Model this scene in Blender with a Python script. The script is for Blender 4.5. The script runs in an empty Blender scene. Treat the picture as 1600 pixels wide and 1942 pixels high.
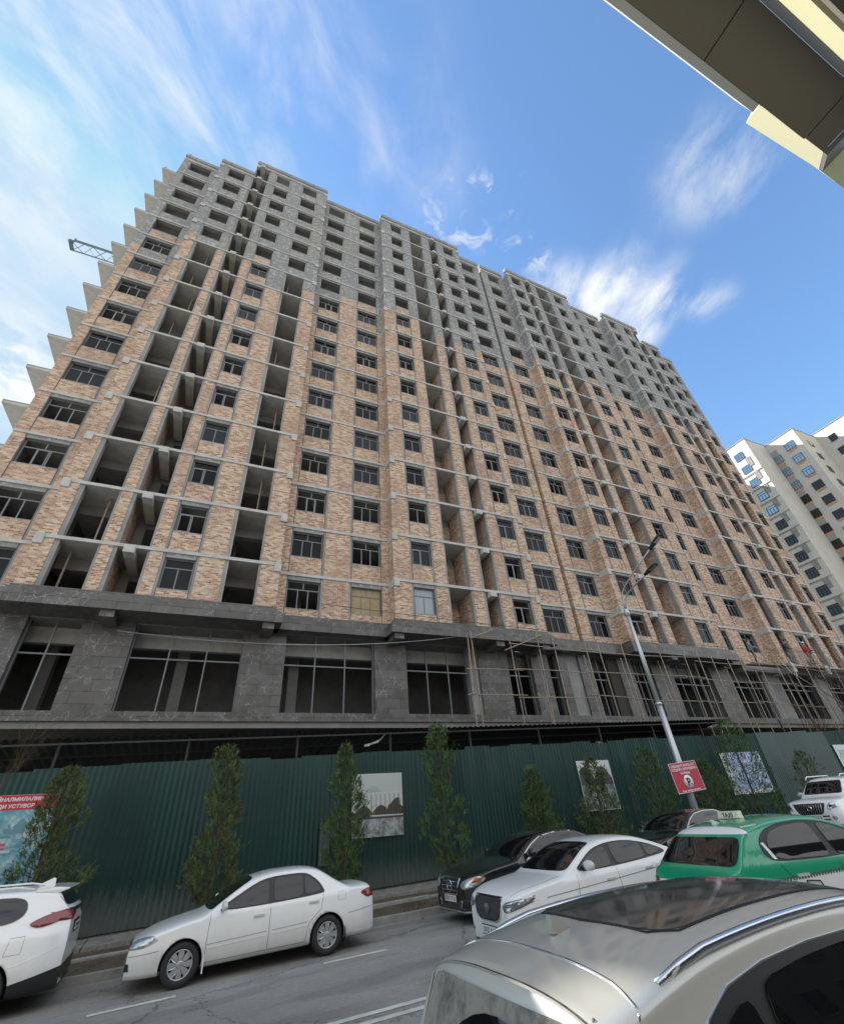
import bpy, bmesh, math, random
from mathutils import Vector, Matrix
from mathutils.bvhtree import BVHTree
random.seed(7)
S = bpy.context.scene
COL = S.collection

# ------------------------------------------------------------------ camera
cam = bpy.data.cameras.new("camera")
cam.sensor_fit = 'HORIZONTAL'; cam.sensor_width = 36.0
cam.lens = 36.0*842.8/1600.0
cam.shift_y = 3.0/1600.0
cam.clip_start = 0.05; cam.clip_end = 6000
camo = bpy.data.objects.new("camera", cam); COL.objects.link(camo)
yaw, pitch, roll = math.radians(25.898), math.radians(34.469), math.radians(-4.783)
fw = Vector((math.sin(yaw)*math.cos(pitch), math.cos(yaw)*math.cos(pitch), math.sin(pitch)))
rt = Vector((math.cos(yaw), -math.sin(yaw), 0)); up = rt.cross(fw)
r2 = rt*math.cos(roll)+up*math.sin(roll); u2 = -rt*math.sin(roll)+up*math.cos(roll)
camo.matrix_world = Matrix(((r2.x, u2.x, -fw.x, 0), (r2.y, u2.y, -fw.y, 0), (r2.z, u2.z, -fw.z, 0), (0, 0, 0, 1)))
S.camera = camo
S.view_settings.view_transform = 'Standard'; S.view_settings.look = 'None'
S.view_settings.gamma = 1.0; S.view_settings.exposure = 1.85

# ------------------------------------------------------------------ sun and sky
SUN = Vector((-.665, 1.0, .85)).normalized()
el = math.asin(SUN.z); az = math.atan2(SUN.x, SUN.y)
sl = bpy.data.lights.new("sun", 'SUN'); sl.energy = 3.2; sl.angle = math.radians(.53); sl.color = (1, .95, .86)
so = bpy.data.objects.new("sun", sl); COL.objects.link(so)
so.rotation_euler = SUN.to_track_quat('Z', 'Y').to_euler()
W = bpy.data.worlds.new("World"); S.world = W; W.use_nodes = True
nt = W.node_tree; nt.nodes.clear()
def N(t, tree=None, **kw):
    n = (tree or nt).nodes.new(t)
    for k, v in kw.items(): setattr(n, k, v)
    return n
out = N('ShaderNodeOutputWorld'); bg = N('ShaderNodeBackground'); bg.inputs[1].default_value = .125
sky = N('ShaderNodeTexSky', sky_type='NISHITA', sun_disc=False, sun_elevation=el, sun_rotation=az)
sky.altitude = 700; sky.air_density = 1.15; sky.dust_density = .6; sky.ozone_density = 1.7
tc = N('ShaderNodeTexCoord')
sep = N('ShaderNodeSeparateXYZ'); nt.links.new(tc.outputs['Generated'], sep.inputs[0])
def M(op, a, b=None, c=None, tree=None):
    t = tree or nt
    n = t.nodes.new('ShaderNodeMath'); n.operation = op
    for i, v in enumerate((a, b, c)):
        if v is None: continue
        if isinstance(v, (int, float)): n.inputs[i].default_value = v
        else: t.links.new(v, n.inputs[i])
    return n.outputs[0]
zz = M('MAXIMUM', sep.outputs[2], .04)
px = M('DIVIDE', sep.outputs[0], zz); py = M('DIVIDE', sep.outputs[1], zz)
comb = N('ShaderNodeCombineXYZ'); nt.links.new(px, comb.inputs[0]); nt.links.new(py, comb.inputs[1])
def noise(scale, detail=6, rough=.55, rot=0, sc=(1, 1, 1), dist=0, off=(0, 0, 0)):
    mp = N('ShaderNodeMapping', vector_type='TEXTURE'); mp.inputs['Rotation'].default_value = (0, 0, rot); mp.inputs['Scale'].default_value = sc
    mp.inputs['Location'].default_value = off
    nt.links.new(comb.outputs[0], mp.inputs[0])
    n = N('ShaderNodeTexNoise'); n.inputs['Scale'].default_value = scale; n.inputs['Detail'].default_value = detail
    n.inputs['Roughness'].default_value = rough; n.inputs['Distortion'].default_value = dist
    nt.links.new(mp.outputs[0], n.inputs['Vector']); return n.outputs[0]
def smooth(v, a, b):
    n = N('ShaderNodeMapRange'); n.interpolation_type = 'SMOOTHSTEP'
    nt.links.new(v, n.inputs[0]); n.inputs[1].default_value = a; n.inputs[2].default_value = b; return n.outputs[0]
def blob(cx, cy, rx, ry, rot=0):
    dx = M('SUBTRACT', px, cx); dy = M('SUBTRACT', py, cy)
    c, s = math.cos(rot), math.sin(rot)
    a = M('DIVIDE', M('ADD', M('MULTIPLY', dx, c), M('MULTIPLY', dy, s)), rx)
    b = M('DIVIDE', M('SUBTRACT', M('MULTIPLY', dy, c), M('MULTIPLY', dx, s)), ry)
    d = M('SQRT', M('ADD', M('MULTIPLY', a, a), M('MULTIPLY', b, b)))
    n = N('ShaderNodeMapRange'); n.interpolation_type = 'SMOOTHERSTEP'
    nt.links.new(d, n.inputs[0]); n.inputs[1].default_value = 1.0; n.inputs[2].default_value = .0; return n.outputs[0]
streak = noise(7, 7, .58, rot=.84, sc=(1.7, .95, 1), dist=.35)
puffr = noise(6, 9, .60, rot=1.22, sc=(1.3, .9, 1), dist=.25, off=(3.1, 1.7, 0))
fine = noise(16, 6, .62, dist=.8)
puff = noise(8, 9, .58, dist=.12, off=(3.1, 1.7, 0))
c1 = M('MULTIPLY', smooth(streak, .36, .88), M('ADD', blob(-.25, .28, .50, .34, .8), M('MULTIPLY', blob(.04, .22, .40, .26, .6), .5)))
c2 = M('MULTIPLY', smooth(streak, .36, .66), M('ADD', blob(-.50, .50, .40, .30, .9), M('MULTIPLY', blob(-.62, 1.0, .55, .5), .9)))
c3 = M('MULTIPLY', smooth(puff, .40, .58), blob(-.62, 1.05, .25, .32))
c4 = M('MULTIPLY', smooth(puffr, .34, .68), M('ADD', blob(.71, .33, .20, .11, 1.2), M('ADD', blob(.84, .33, .20, .10, 1.1), M('MULTIPLY', blob(.60, .36, .16, .12), .8))))
c5 = M('MULTIPLY', smooth(puffr, .40, .74), M('MULTIPLY', M('ADD', blob(.72, .05, .19, .16, -.5), blob(.95, .25, .12, .09)), .65))
c6 = M('MULTIPLY', smooth(fine, .50, .66), M('MULTIPLY', M('ADD', blob(.30, .33, .16, .06, .1), M('ADD', blob(.47, .32, .12, .05, 0), blob(.33, .25, .14, .06, -.2))), .55))
cloud = M('ADD', M('MULTIPLY', c1, 1.15), M('MULTIPLY', c2, .6))
for c_ in (c3, M('MULTIPLY', c4, 1.15), c5, c6): cloud = M('ADD', cloud, c_)
# unseen overcast added behind the viewer to whiten and lift the facade light
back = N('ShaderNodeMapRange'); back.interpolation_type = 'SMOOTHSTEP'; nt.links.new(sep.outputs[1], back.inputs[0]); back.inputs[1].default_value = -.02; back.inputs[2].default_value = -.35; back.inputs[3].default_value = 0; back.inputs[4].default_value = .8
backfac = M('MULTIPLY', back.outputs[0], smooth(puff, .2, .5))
cloud = M('MINIMUM', cloud, .93)

mix = N('ShaderNodeMix', data_type='RGBA', blend_type='MIX')
nt.links.new(cloud, mix.inputs[0]); 
cap = N('ShaderNodeMix', data_type='RGBA', blend_type='DARKEN'); cap.inputs[0].default_value = 1
tint = N('ShaderNodeMix', data_type='RGBA', blend_type='MULTIPLY'); tint.inputs[0].default_value = 1; nt.links.new(sky.outputs[0], tint.inputs[6]); tint.inputs[7].default_value = (.56, .67, .735, 1)
nt.links.new(tint.outputs[2], cap.inputs[6]); cap.inputs[7].default_value = (1.25, 1.68, 2.1, 1)
nt.links.new(cap.outputs[2], mix.inputs[6])
mix.inputs[7].default_value = (2.25, 2.3, 2.3, 1)
hs = N('ShaderNodeHueSaturation'); hs.inputs['Saturation'].default_value = 1.0; nt.links.new(mix.outputs[2], hs.inputs['Color'])
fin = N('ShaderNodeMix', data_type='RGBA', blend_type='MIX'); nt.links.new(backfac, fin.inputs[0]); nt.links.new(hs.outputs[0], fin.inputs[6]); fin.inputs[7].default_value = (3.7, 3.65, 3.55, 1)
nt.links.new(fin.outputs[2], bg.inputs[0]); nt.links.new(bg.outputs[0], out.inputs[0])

# ------------------------------------------------------------------ materials
def mat(name, col=(.5, .5, .5), rough=.7, metal=0, spec=.5, coat=0, alpha=None):
    m = bpy.data.materials.new(name); m.use_nodes = True
    b = m.node_tree.nodes['Principled BSDF']
    b.inputs['Base Color'].default_value = (*col, 1); b.inputs['Roughness'].default_value = rough
    b.inputs['Metallic'].default_value = metal; b.inputs['Specular IOR Level'].default_value = spec
    b.inputs['Coat Weight'].default_value = coat; b.inputs['Coat Roughness'].default_value = .04
    return m
def nodes(m): return m.node_tree, m.node_tree.nodes['Principled BSDF']
def ramp(t, fac, stops):
    r = t.nodes.new('ShaderNodeValToRGB'); el_ = r.color_ramp.elements
    while len(el_) < len(stops): el_.new(.5)
    for e, (p, c) in zip(el_, stops): e.position = p; e.color = (*c, 1)
    t.links.new(fac, r.inputs[0]); return r.outputs[0]
def coordnode(t, mode='obj'):
    n = t.nodes.new('ShaderNodeTexCoord'); return n.outputs['Object']
def facade_uv(t):
    o = coordnode(t); s = t.nodes.new('ShaderNodeSeparateXYZ'); t.links.new(o, s.inputs[0])
    a = M('ADD', s.outputs[0], s.outputs[1], tree=t)
    c = t.nodes.new('ShaderNodeCombineXYZ'); t.links.new(a, c.inputs[0]); t.links.new(s.outputs[2], c.inputs[1]); return c.outputs[0]
def tnoise(t, vec, scale, detail=4, rough=.55, sc=None):
    n = t.nodes.new('ShaderNodeTexNoise'); n.inputs['Scale'].default_value = scale; n.inputs['Detail'].default_value = detail
    n.inputs['Roughness'].default_value = rough
    if sc:
        mp = t.nodes.new('ShaderNodeMapping'); mp.inputs['Scale'].default_value = sc; t.links.new(vec, mp.inputs[0]); vec = mp.outputs[0]
    t.links.new(vec, n.inputs['Vector']); return n.outputs[0]
def mixc(t, f, a, b, blend='MIX'):
    n = t.nodes.new('ShaderNodeMix'); n.data_type = 'RGBA'; n.blend_type = blend
    for i, v in ((0, f), (6, a), (7, b)):
        if isinstance(v, (int, float)): n.inputs[i].default_value = v
        elif isinstance(v, tuple): n.inputs[i].default_value = (*v, 1)
        else: t.links.new(v, n.inputs[i])
    return n.outputs[2]
def bump(t, b, h, strength=.3, dist=.02):
    n = t.nodes.new('ShaderNodeBump'); n.inputs['Strength'].default_value = strength; n.inputs['Distance'].default_value = dist
    t.links.new(h, n.inputs['Height']); t.links.new(n.outputs[0], b.inputs['Normal'])

def brick_mat():
    m = mat('rough brick', rough=.9, spec=.2); t, b = nodes(m); uv = facade_uv(t)
    br = t.nodes.new('ShaderNodeTexBrick'); t.links.new(uv, br.inputs['Vector'])
    br.inputs['Scale'].default_value = 1; br.inputs['Brick Width'].default_value = .24; br.inputs['Row Height'].default_value = .08
    br.inputs['Mortar Size'].default_value = .014; br.inputs['Mortar Smooth'].default_value = .2; br.inputs['Bias'].default_value = 0
    br.inputs['Color1'].default_value = (0, 0, 0, 1); br.inputs['Color2'].default_value = (1, 1, 1, 1); br.inputs['Mortar'].default_value = (.5, .5, .5, 1)
    big = tnoise(t, uv, .32, 3); spk = tnoise(t, uv, 14.0, 3, .8)
    v = M('ADD', M('MULTIPLY', br.outputs['Color'], .46, tree=t), M('MULTIPLY', spk, .80, tree=t), tree=t)
    c1 = ramp(t, v, [(.34, (.10, .055, .035)), (.46, (.31, .155, .095)), (.58, (.47, .27, .17)), (.72, (.58, .41, .285)), (.90, (.70, .60, .49))])
    c2 = ramp(t, v, [(.32, (.09, .045, .035)), (.48, (.30, .145, .10)), (.66, (.42, .24, .16)), (.92, (.58, .43, .33))])
    c = mixc(t, ramp(t, big, [(.50, (0, 0, 0)), (.64, (1, 1, 1))]), c1, c2)
    c = mixc(t, M('MULTIPLY', br.outputs['Fac'], .8, tree=t), c, (.50, .46, .39))
    st = tnoise(t, uv, 1.0, 5, .65, (1.6, .35, 1)); sm = tnoise(t, uv, 2.6, 4, .6)
    c = mixc(t, ramp(t, st, [(.52, (0, 0, 0)), (.70, (.38, .38, .38))]), c, (.38, .34, .29))
    c = mixc(t, ramp(t, sm, [(.66, (0, 0, 0)), (.72, (.6, .6, .6))]), c, (.46, .45, .42))
    t.links.new(c, b.inputs['Base Color']); bump(t, b, M('SUBTRACT', 1, br.outputs['Fac'], tree=t), .5, .012); return m
def block_mat():
    m = mat('aerated block', rough=.92, spec=.2); t, b = nodes(m); uv = facade_uv(t)
    br = t.nodes.new('ShaderNodeTexBrick'); t.links.new(uv, br.inputs['Vector'])
    br.inputs['Scale'].default_value = 1; br.inputs['Brick Width'].default_value = .4; br.inputs['Row Height'].default_value = .2
    br.inputs['Mortar Size'].default_value = .02; br.inputs['Mortar Smooth'].default_value = .3
    br.inputs['Color1'].default_value = (.19, .20, .21, 1); br.inputs['Color2'].default_value = (.30, .31, .31, 1); br.inputs['Mortar'].default_value = (.40, .40, .39, 1)
    n1 = tnoise(t, uv, 3.2, 3, .6); n2 = tnoise(t, uv, .35, 3)
    c = mixc(t, ramp(t, n1, [(.53, (0, 0, 0)), (.60, (1, 1, 1))]), br.outputs['Color'], (.46, .46, .45))
    c = mixc(t, ramp(t, n2, [(.35, (0, 0, 0)), (.7, (.55, .55, .55))]), c, (.20, .205, .21))
    t.links.new(c, b.inputs['Base Color']); bump(t, b, n1, .4, .03); return m
def concrete_mat(name, c0, c1, scale=.8, rough=.88):
    m = mat(name, rough=rough, spec=.25); t, b = nodes(m); o = coordnode(t)
    n1 = tnoise(t, o, scale, 6, .62); n2 = tnoise(t, o, 9, 4, .6)
    v = M('ADD', M('MULTIPLY', n1, .75, tree=t), M('MULTIPLY', n2, .25, tree=t), tree=t)
    t.links.new(ramp(t, v, [(.32, c0), (.68, c1)]), b.inputs['Base Color']); bump(t, b, n2, .15, .01); return m
def stone_mat():
    m = mat('veined dark stone', rough=.38, spec=.4); t, b = nodes(m); uv = facade_uv(t); o = coordnode(t)
    br = t.nodes.new('ShaderNodeTexBrick'); t.links.new(uv, br.inputs['Vector'])
    br.inputs['Scale'].default_value = 1; br.inputs['Brick Width'].default_value = 1.25; br.inputs['Row Height'].default_value = .46
    br.inputs['Mortar Size'].default_value = .011; br.offset = .5
    br.inputs['Color1'].default_value = (.075, .071, .068, 1); br.inputs['Color2'].default_value = (.125, .118, .113, 1); br.inputs['Mortar'].default_value = (.02, .02, .02, 1)
    w = tnoise(t, o, 1.6, 5, .6); mp = t.nodes.new('ShaderNodeVectorMath'); mp.operation = 'ADD'
    sc = t.nodes.new('ShaderNodeVectorMath'); sc.operation = 'SCALE'; sc.inputs['Scale'].default_value = 1.0
    cc = t.nodes.new('ShaderNodeCombineXYZ')
    for i in range(3): t.links.new(w, cc.inputs[i])
    t.links.new(cc.outputs[0], sc.inputs[0]); t.links.new(o, mp.inputs[0]); t.links.new(sc.outputs[0], mp.inputs[1])
    vo = t.nodes.new('ShaderNodeTexVoronoi'); vo.feature = 'DISTANCE_TO_EDGE'; vo.inputs['Scale'].default_value = 2.4; t.links.new(mp.outputs[0], vo.inputs['Vector'])
    vein = M('MULTIPLY', ramp(t, vo.outputs['Distance'], [(0, (1, 1, 1)), (.022, (0, 0, 0))]), ramp(t, tnoise(t, o, 1.1, 2), [(.44, (0, 0, 0)), (.56, (1, 1, 1))]), tree=t)
    c = mixc(t, ramp(t, tnoise(t, o, 2.2, 5), [(.4, (0, 0, 0)), (.8, (.7, .7, .7))]), br.outputs['Color'], (.15, .15, .155))
    c = mixc(t, M('MULTIPLY', vein, .8, tree=t), c, (.42, .42, .42))
    t.links.new(c, b.inputs['Base Color']); return m
MT = {}
MT['brick'] = brick_mat(); MT['block'] = block_mat()
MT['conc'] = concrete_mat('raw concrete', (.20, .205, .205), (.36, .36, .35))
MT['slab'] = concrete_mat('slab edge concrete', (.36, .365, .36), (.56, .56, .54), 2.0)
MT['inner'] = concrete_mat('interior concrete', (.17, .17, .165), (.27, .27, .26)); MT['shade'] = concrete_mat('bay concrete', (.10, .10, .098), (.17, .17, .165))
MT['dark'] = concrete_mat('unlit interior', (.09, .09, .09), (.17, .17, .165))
MT['stone'] = stone_mat()
MT['frame'] = mat('dark grey window frame', (.17, .185, .20), .4)
def glass_mat():
    m = mat('dark window glass', (.012, .014, .018), .08, spec=.16); t, b = nodes(m)
    oi = t.nodes.new('ShaderNodeObjectInfo'); o = coordnode(t)
    n = tnoise(t, o, 1.3, 3, .6); v = M('ADD', M('MULTIPLY', oi.outputs['Random'], .7, tree=t), M('MULTIPLY', n, .5, tree=t), tree=t)
    t.links.new(ramp(t, v, [(.3, (.004, .0045, .005)), (.6, (.007, .008, .010)), (.9, (.022, .027, .033))]), b.inputs['Base Color'])
    t.links.new(ramp(t, v, [(.3, (.04, .04, .04)), (.9, (.22, .22, .22))]), b.inputs['Roughness']); return m
MT['glass'] = glass_mat()
MT['board'] = concrete_mat('plywood board', (.30, .23, .13), (.42, .33, .20), 3)
MT['film'] = mat('plastic film', (.30, .34, .37), .35)
def asphalt_mat():
    m = mat('asphalt', rough=.85, spec=.3); t, b = nodes(m); o = coordnode(t)
    n1 = tnoise(t, o, .35, 5, .6, (1, 1.6, 1)); n2 = tnoise(t, o, 55, 3, .8); n3 = tnoise(t, o, 14, 3, .6)
    v = M('ADD', M('ADD', M('MULTIPLY', n1, .36, tree=t), M('MULTIPLY', n2, .42, tree=t), tree=t), M('MULTIPLY', n3, .22, tree=t), tree=t)
    t.links.new(ramp(t, v, [(.34, (.175, .17, .158)), (.5, (.265, .258, .24)), (.66, (.39, .38, .35))]), b.inputs['Base Color']); nb_ = tnoise(t, o, .9, 4, .6, (.35, 1.4, 1)); base = b.inputs['Base Color'].links[0].from_socket
    c = mixc(t, ramp(t, nb_, [(.50, (0, 0, 0)), (.60, (.38, .38, .38))]), base, (.12, .12, .118))
    vo = t.nodes.new('ShaderNodeTexVoronoi'); vo.feature = 'DISTANCE_TO_EDGE'; vo.inputs['Scale'].default_value = .22
    wv = t.nodes.new('ShaderNodeVectorMath'); wv.operation = 'ADD'; cc = t.nodes.new('ShaderNodeCombineXYZ'); q = M('MULTIPLY', tnoise(t, o, 1.4, 5, .7), 1.6, tree=t)
    for i in range(2): t.links.new(q, cc.inputs[i])
    t.links.new(o, wv.inputs[0]); t.links.new(cc.outputs[0], wv.inputs[1]); t.links.new(wv.outputs[0], vo.inputs['Vector'])
    c = mixc(t, ramp(t, vo.outputs['Distance'], [(.0, (.75, .75, .75)), (.006, (0, 0, 0))]), c, (.04, .04, .04))
    t.links.new(c, b.inputs['Base Color']); bump(t, b, n2, .5, .01); return m
MT['asphalt'] = asphalt_mat()
def soil_mat(name, a, b_, g=None, s=1.5):
    m = mat(name, rough=.95, spec=.15); t, b = nodes(m); o = coordnode(t)
    n1 = tnoise(t, o, s, 6, .65); n2 = tnoise(t, o, 18, 4, .7)
    v = M('ADD', M('MULTIPLY', n1, .6, tree=t), M('MULTIPLY', n2, .4, tree=t), tree=t)
    st = [(.36, a), (.55, b_)] + ([(.66, g)] if g else [])
    t.links.new(ramp(t, v, st), b.inputs['Base Color']); bump(t, b, n2, .6, .03); return m
MT['soil'] = soil_mat('verge soil', (.045, .035, .026), (.12, .095, .07), (.09, .10, .05))
MT['paving'] = soil_mat('concrete paving', (.13, .125, .115), (.24, .23, .21), s=3)
MT['kerb'] = concrete_mat('kerb stone', (.20, .20, .18), (.36, .36, .33), 3)
MT['dirtground'] = soil_mat('bare ground', (.12, .11, .09), (.22, .20, .17), s=.4)
MT['paint'] = concrete_mat('worn road paint', (.42, .42, .36), (.70, .70, .62), 4)
def sheet_mat(name, a, b_, wear=True, rough=.45):
    m = mat(name, rough=rough, spec=.4); t, b = nodes(m); o = coordnode(t); s = t.nodes.new('ShaderNodeSeparateXYZ'); t.links.new(o, s.inputs[0])
    n1 = tnoise(t, o, .5, 4, .6, (1, 1, .4)); c = ramp(t, n1, [(.3, a), (.7, b_)])
    oi = t.nodes.new('ShaderNodeObjectInfo'); c = mixc(t, M('MULTIPLY', oi.outputs['Random'], .45, tree=t), c, tuple(v*1.7+.004 for v in a))
    if wear:
        hz = M('ADD', s.outputs[2], M('MULTIPLY', tnoise(t, o, 6, 4, .7, (4, 1, .3)), -1.5, tree=t), tree=t)
        w = ramp(t, M('ADD', M('MULTIPLY', hz, .5, tree=t), .36, tree=t), [(.15, (1, 1, 1)), (.45, (0, 0, 0))])
        c = mixc(t, M('MULTIPLY', w, .55, tree=t), c, (.16, .17, .16))
        sp = ramp(t, tnoise(t, o, 2.3, 6, .75, (1.5, 1, .35)), [(.66, (0, 0, 0)), (.76, (.5, .5, .5))]); c = mixc(t, sp, c, (.11, .15, .14))
    t.links.new(c, b.inputs['Base Color']); return m
MT['fence'] = sheet_mat('green corrugated sheet', (.005, .032, .029), (.010, .050, .044))
MT['fencegrey'] = sheet_mat('faded corrugated sheet', (.055, .085, .085), (.09, .12, .115))
MT['fencedk'] = sheet_mat('dark green sheet', (.005, .026, .024), (.007, .034, .03), False)
MT['steel'] = mat('rusty steel', (.035, .03, .026), .7)
MT['timber'] = concrete_mat('weathered timber', (.22, .18, .14), (.40, .34, .27), 5)
MT['galv'] = mat('galvanised steel', (.52, .54, .55), .38, metal=.55)
MT['galvd'] = mat('grey aluminium mullion', (.16, .17, .18), .4, metal=.3)
MT['white'] = mat('white plastic', (.78, .78, .78), .5)
MT['black'] = mat('black plastic', (.02, .02, .022), .45)
MT['rubber'] = mat('tyre rubber', (.022, .022, .023), .75)
MT['chrome'] = mat('chrome', (.75, .76, .78), .12, metal=1)
MT['hub'] = mat('silver wheel', (.50, .51, .53), .3, metal=.7)
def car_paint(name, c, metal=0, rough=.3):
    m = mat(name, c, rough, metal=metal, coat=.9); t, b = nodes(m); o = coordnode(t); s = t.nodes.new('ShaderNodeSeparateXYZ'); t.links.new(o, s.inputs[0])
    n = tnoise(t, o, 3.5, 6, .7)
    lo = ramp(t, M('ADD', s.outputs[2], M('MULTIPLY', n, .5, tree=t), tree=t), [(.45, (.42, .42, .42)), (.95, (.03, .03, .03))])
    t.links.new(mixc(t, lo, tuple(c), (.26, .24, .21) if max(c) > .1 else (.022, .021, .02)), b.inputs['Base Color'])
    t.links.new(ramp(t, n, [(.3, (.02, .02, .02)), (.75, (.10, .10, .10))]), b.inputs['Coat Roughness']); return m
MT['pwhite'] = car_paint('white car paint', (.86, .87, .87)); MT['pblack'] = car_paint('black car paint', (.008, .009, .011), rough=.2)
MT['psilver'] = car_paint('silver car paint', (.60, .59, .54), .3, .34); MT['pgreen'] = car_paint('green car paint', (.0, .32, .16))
MT['pcream'] = mat('cream enamel', (.72, .76, .50), .35)
MT['tint'] = mat('tinted car glass', (.006, .007, .009), .03, spec=.7)
def dirty_glass():
    m = mat('dusty car glass', (.02, .02, .02), .1, spec=.6); t, b = nodes(m); o = coordnode(t)
    n = tnoise(t, o, 5, 5, .7); t.links.new(ramp(t, n, [(.35, (.06, .058, .053)), (.75, (.15, .142, .13))]), b.inputs['Base Color'])
    t.links.new(ramp(t, n, [(.3, (.05, .05, .05)), (.8, (.16, .16, .16))]), b.inputs['Roughness']); return m
MT['dusty'] = dirty_glass()
MT['dust'] = soil_mat('dust film', (.10, .10, .095), (.26, .25, .23), s=6)
MT['lens'] = mat('clear lamp lens', (.55, .57, .60), .08, metal=.6)
MT['redlens'] = mat('red lamp lens', (.22, .012, .012), .15, coat=1)
MT['amber'] = mat('amber lamp lens', (.45, .12, .02), .2)
MT['plate'] = mat('plate white', (.70, .71, .70), .5)
MT['ink'] = mat('black ink', (.012, .012, .014), .6)
MT['red'] = mat('red sign paint', (.50, .025, .06), .45)
MT['lwhite'] = mat('white lettering', (.80, .80, .80), .5)

# ------------------------------------------------------------------ helpers
class MB:
    def __init__(s): s.bm = bmesh.new(); s.mats = []
    def mi(s, m):
        if m not in s.mats: s.mats.append(m)
        return s.mats.index(m)
    def box(s, x0, x1, y0, y1, z0, z1, m='conc', X=None):
        if x1 < x0: x0, x1 = x1, x0
        if y1 < y0: y0, y1 = y1, y0
        if z1 < z0: z0, z1 = z1, z0
        vs = [Vector((x, y, z)) for z in (z0, z1) for y in (y0, y1) for x in (x0, x1)]
        if X: vs = [X @ v for v in vs]
        v = [s.bm.verts.new(p) for p in vs]; i = s.mi(m)
        for f in ((0, 2, 3, 1), (4, 5, 7, 6), (0, 1, 5, 4), (2, 6, 7, 3), (0, 4, 6, 2), (1, 3, 7, 5)):
            fc = s.bm.faces.new([v[k] for k in f]); fc.material_index = i
        return s
    def quad(s, pts, m, thick=None):
        v = [s.bm.verts.new(p) for p in pts]; f = s.bm.faces.new(v); f.material_index = s.mi(m); return s
    def prism(s, pts, d, m):
        d = Vector(d); a = [s.bm.verts.new(p) for p in pts]; b = [s.bm.verts.new(Vector(p)+d) for p in pts]; i = s.mi(m); n = len(pts)
        for f in [a[::-1], b] + [[a[k], a[(k+1) % n], b[(k+1) % n], b[k]] for k in range(n)]:
            s.bm.faces.new(f).material_index = i
        return s
    def tube(s, pts, r, m, n=6, r1=None):
        pts = [Vector(p) for p in pts]; i = s.mi(m); rings = []
        for k, p in enumerate(pts):
            d = (pts[min(k+1, len(pts)-1)]-pts[max(k-1, 0)]).normalized()
            a = d.orthogonal().normalized() if k == 0 else (pa - d*pa.dot(d)).normalized()
            pa = a; b = d.cross(a); rr = r if r1 is None else r+(r1-r)*k/(len(pts)-1)
            rings.append([s.bm.verts.new(p+(a*math.cos(q*2*math.pi/n)+b*math.sin(q*2*math.pi/n))*rr) for q in range(n)])
        for A, B in zip(rings, rings[1:]):
            for q in range(n):
                f = s.bm.faces.new((A[q], A[(q+1) % n], B[(q+1) % n], B[q])); f.material_index = i; f.smooth = n > 5
        for R_, rev in ((rings[0], 1), (rings[-1], 0)):
            f = s.bm.faces.new(R_[::-1] if rev else R_); f.material_index = i
        return s
    def lathe(s, prof, m, c=(0, 0, 0), axis='y', n=28, smooth=True):
        i = s.mi(m) ; c = Vector(c); rings = []
        for r, h in prof:
            R_ = []
            for q in range(n):
                a = 2*math.pi*q/n
                p = {'y': (r*math.cos(a), h, r*math.sin(a)), 'z': (r*math.cos(a), r*math.sin(a), h), 'x': (h, r*math.cos(a), r*math.sin(a))}[axis]
                R_.append(s.bm.verts.new(c+Vector(p)))
            rings.append(R_)
        for A, B in zip(rings, rings[1:]):
            for q in range(n):
                f = s.bm.faces.new((A[q], A[(q+1) % n], B[(q+1) % n], B[q])); f.material_index = i; f.smooth = smooth
        return s
    def build(s, name, parent=None, smooth=False, kind=None, label=None, cat=None, group=None, recalc=True):
        if recalc: bmesh.ops.recalc_face_normals(s.bm, faces=s.bm.faces)
        me = bpy.data.meshes.new(name); s.bm.to_mesh(me); s.bm.free()
        for m in s.mats: me.materials.append(MT[m])
        if smooth:
            for p in me.polygons: p.use_smooth = True
        o = bpy.data.objects.new(name, me); COL.objects.link(o)
        if parent: o.parent = parent
        tag(o, label, cat, group, kind); return o
def tag(o, label=None, cat=None, group=None, kind=None):
    for k, v in (('label', label), ('category', cat), ('group', group), ('kind', kind)):
        if v: o[k] = v
    return o
def empty(name, loc=(0, 0, 0), rz=0, label=None, cat=None, group=None):
    o = bpy.data.objects.new(name, None); COL.objects.link(o); o.location = loc; o.rotation_euler = (0, 0, rz); o.empty_display_size = .3
    return tag(o, label, cat, group)
def dup(o, parent, loc=None):
    c = o.copy(); COL.objects.link(c); c.parent = parent
    if loc: c.location = loc
    return c
def text(s, size, m, name, parent, loc, rot=(math.pi/2, 0, 0), ext=.003, align='CENTER', scale=(1, 1, 1), bold=0):
    cu = bpy.data.curves.new(name, 'FONT'); cu.body = s; cu.size = size; cu.extrude = ext; cu.align_x = align; cu.resolution_u = 3; cu.offset = bold
    tmp = bpy.data.objects.new(name, cu); COL.objects.link(tmp)
    dg = bpy.context.evaluated_depsgraph_get(); me = bpy.data.meshes.new_from_object(tmp.evaluated_get(dg)); bpy.data.objects.remove(tmp)
    me.materials.clear(); me.materials.append(MT[m])
    o = bpy.data.objects.new(name, me); COL.objects.link(o); o.parent = parent; o.location = loc; o.rotation_euler = rot; o.scale = scale
    return o
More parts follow.
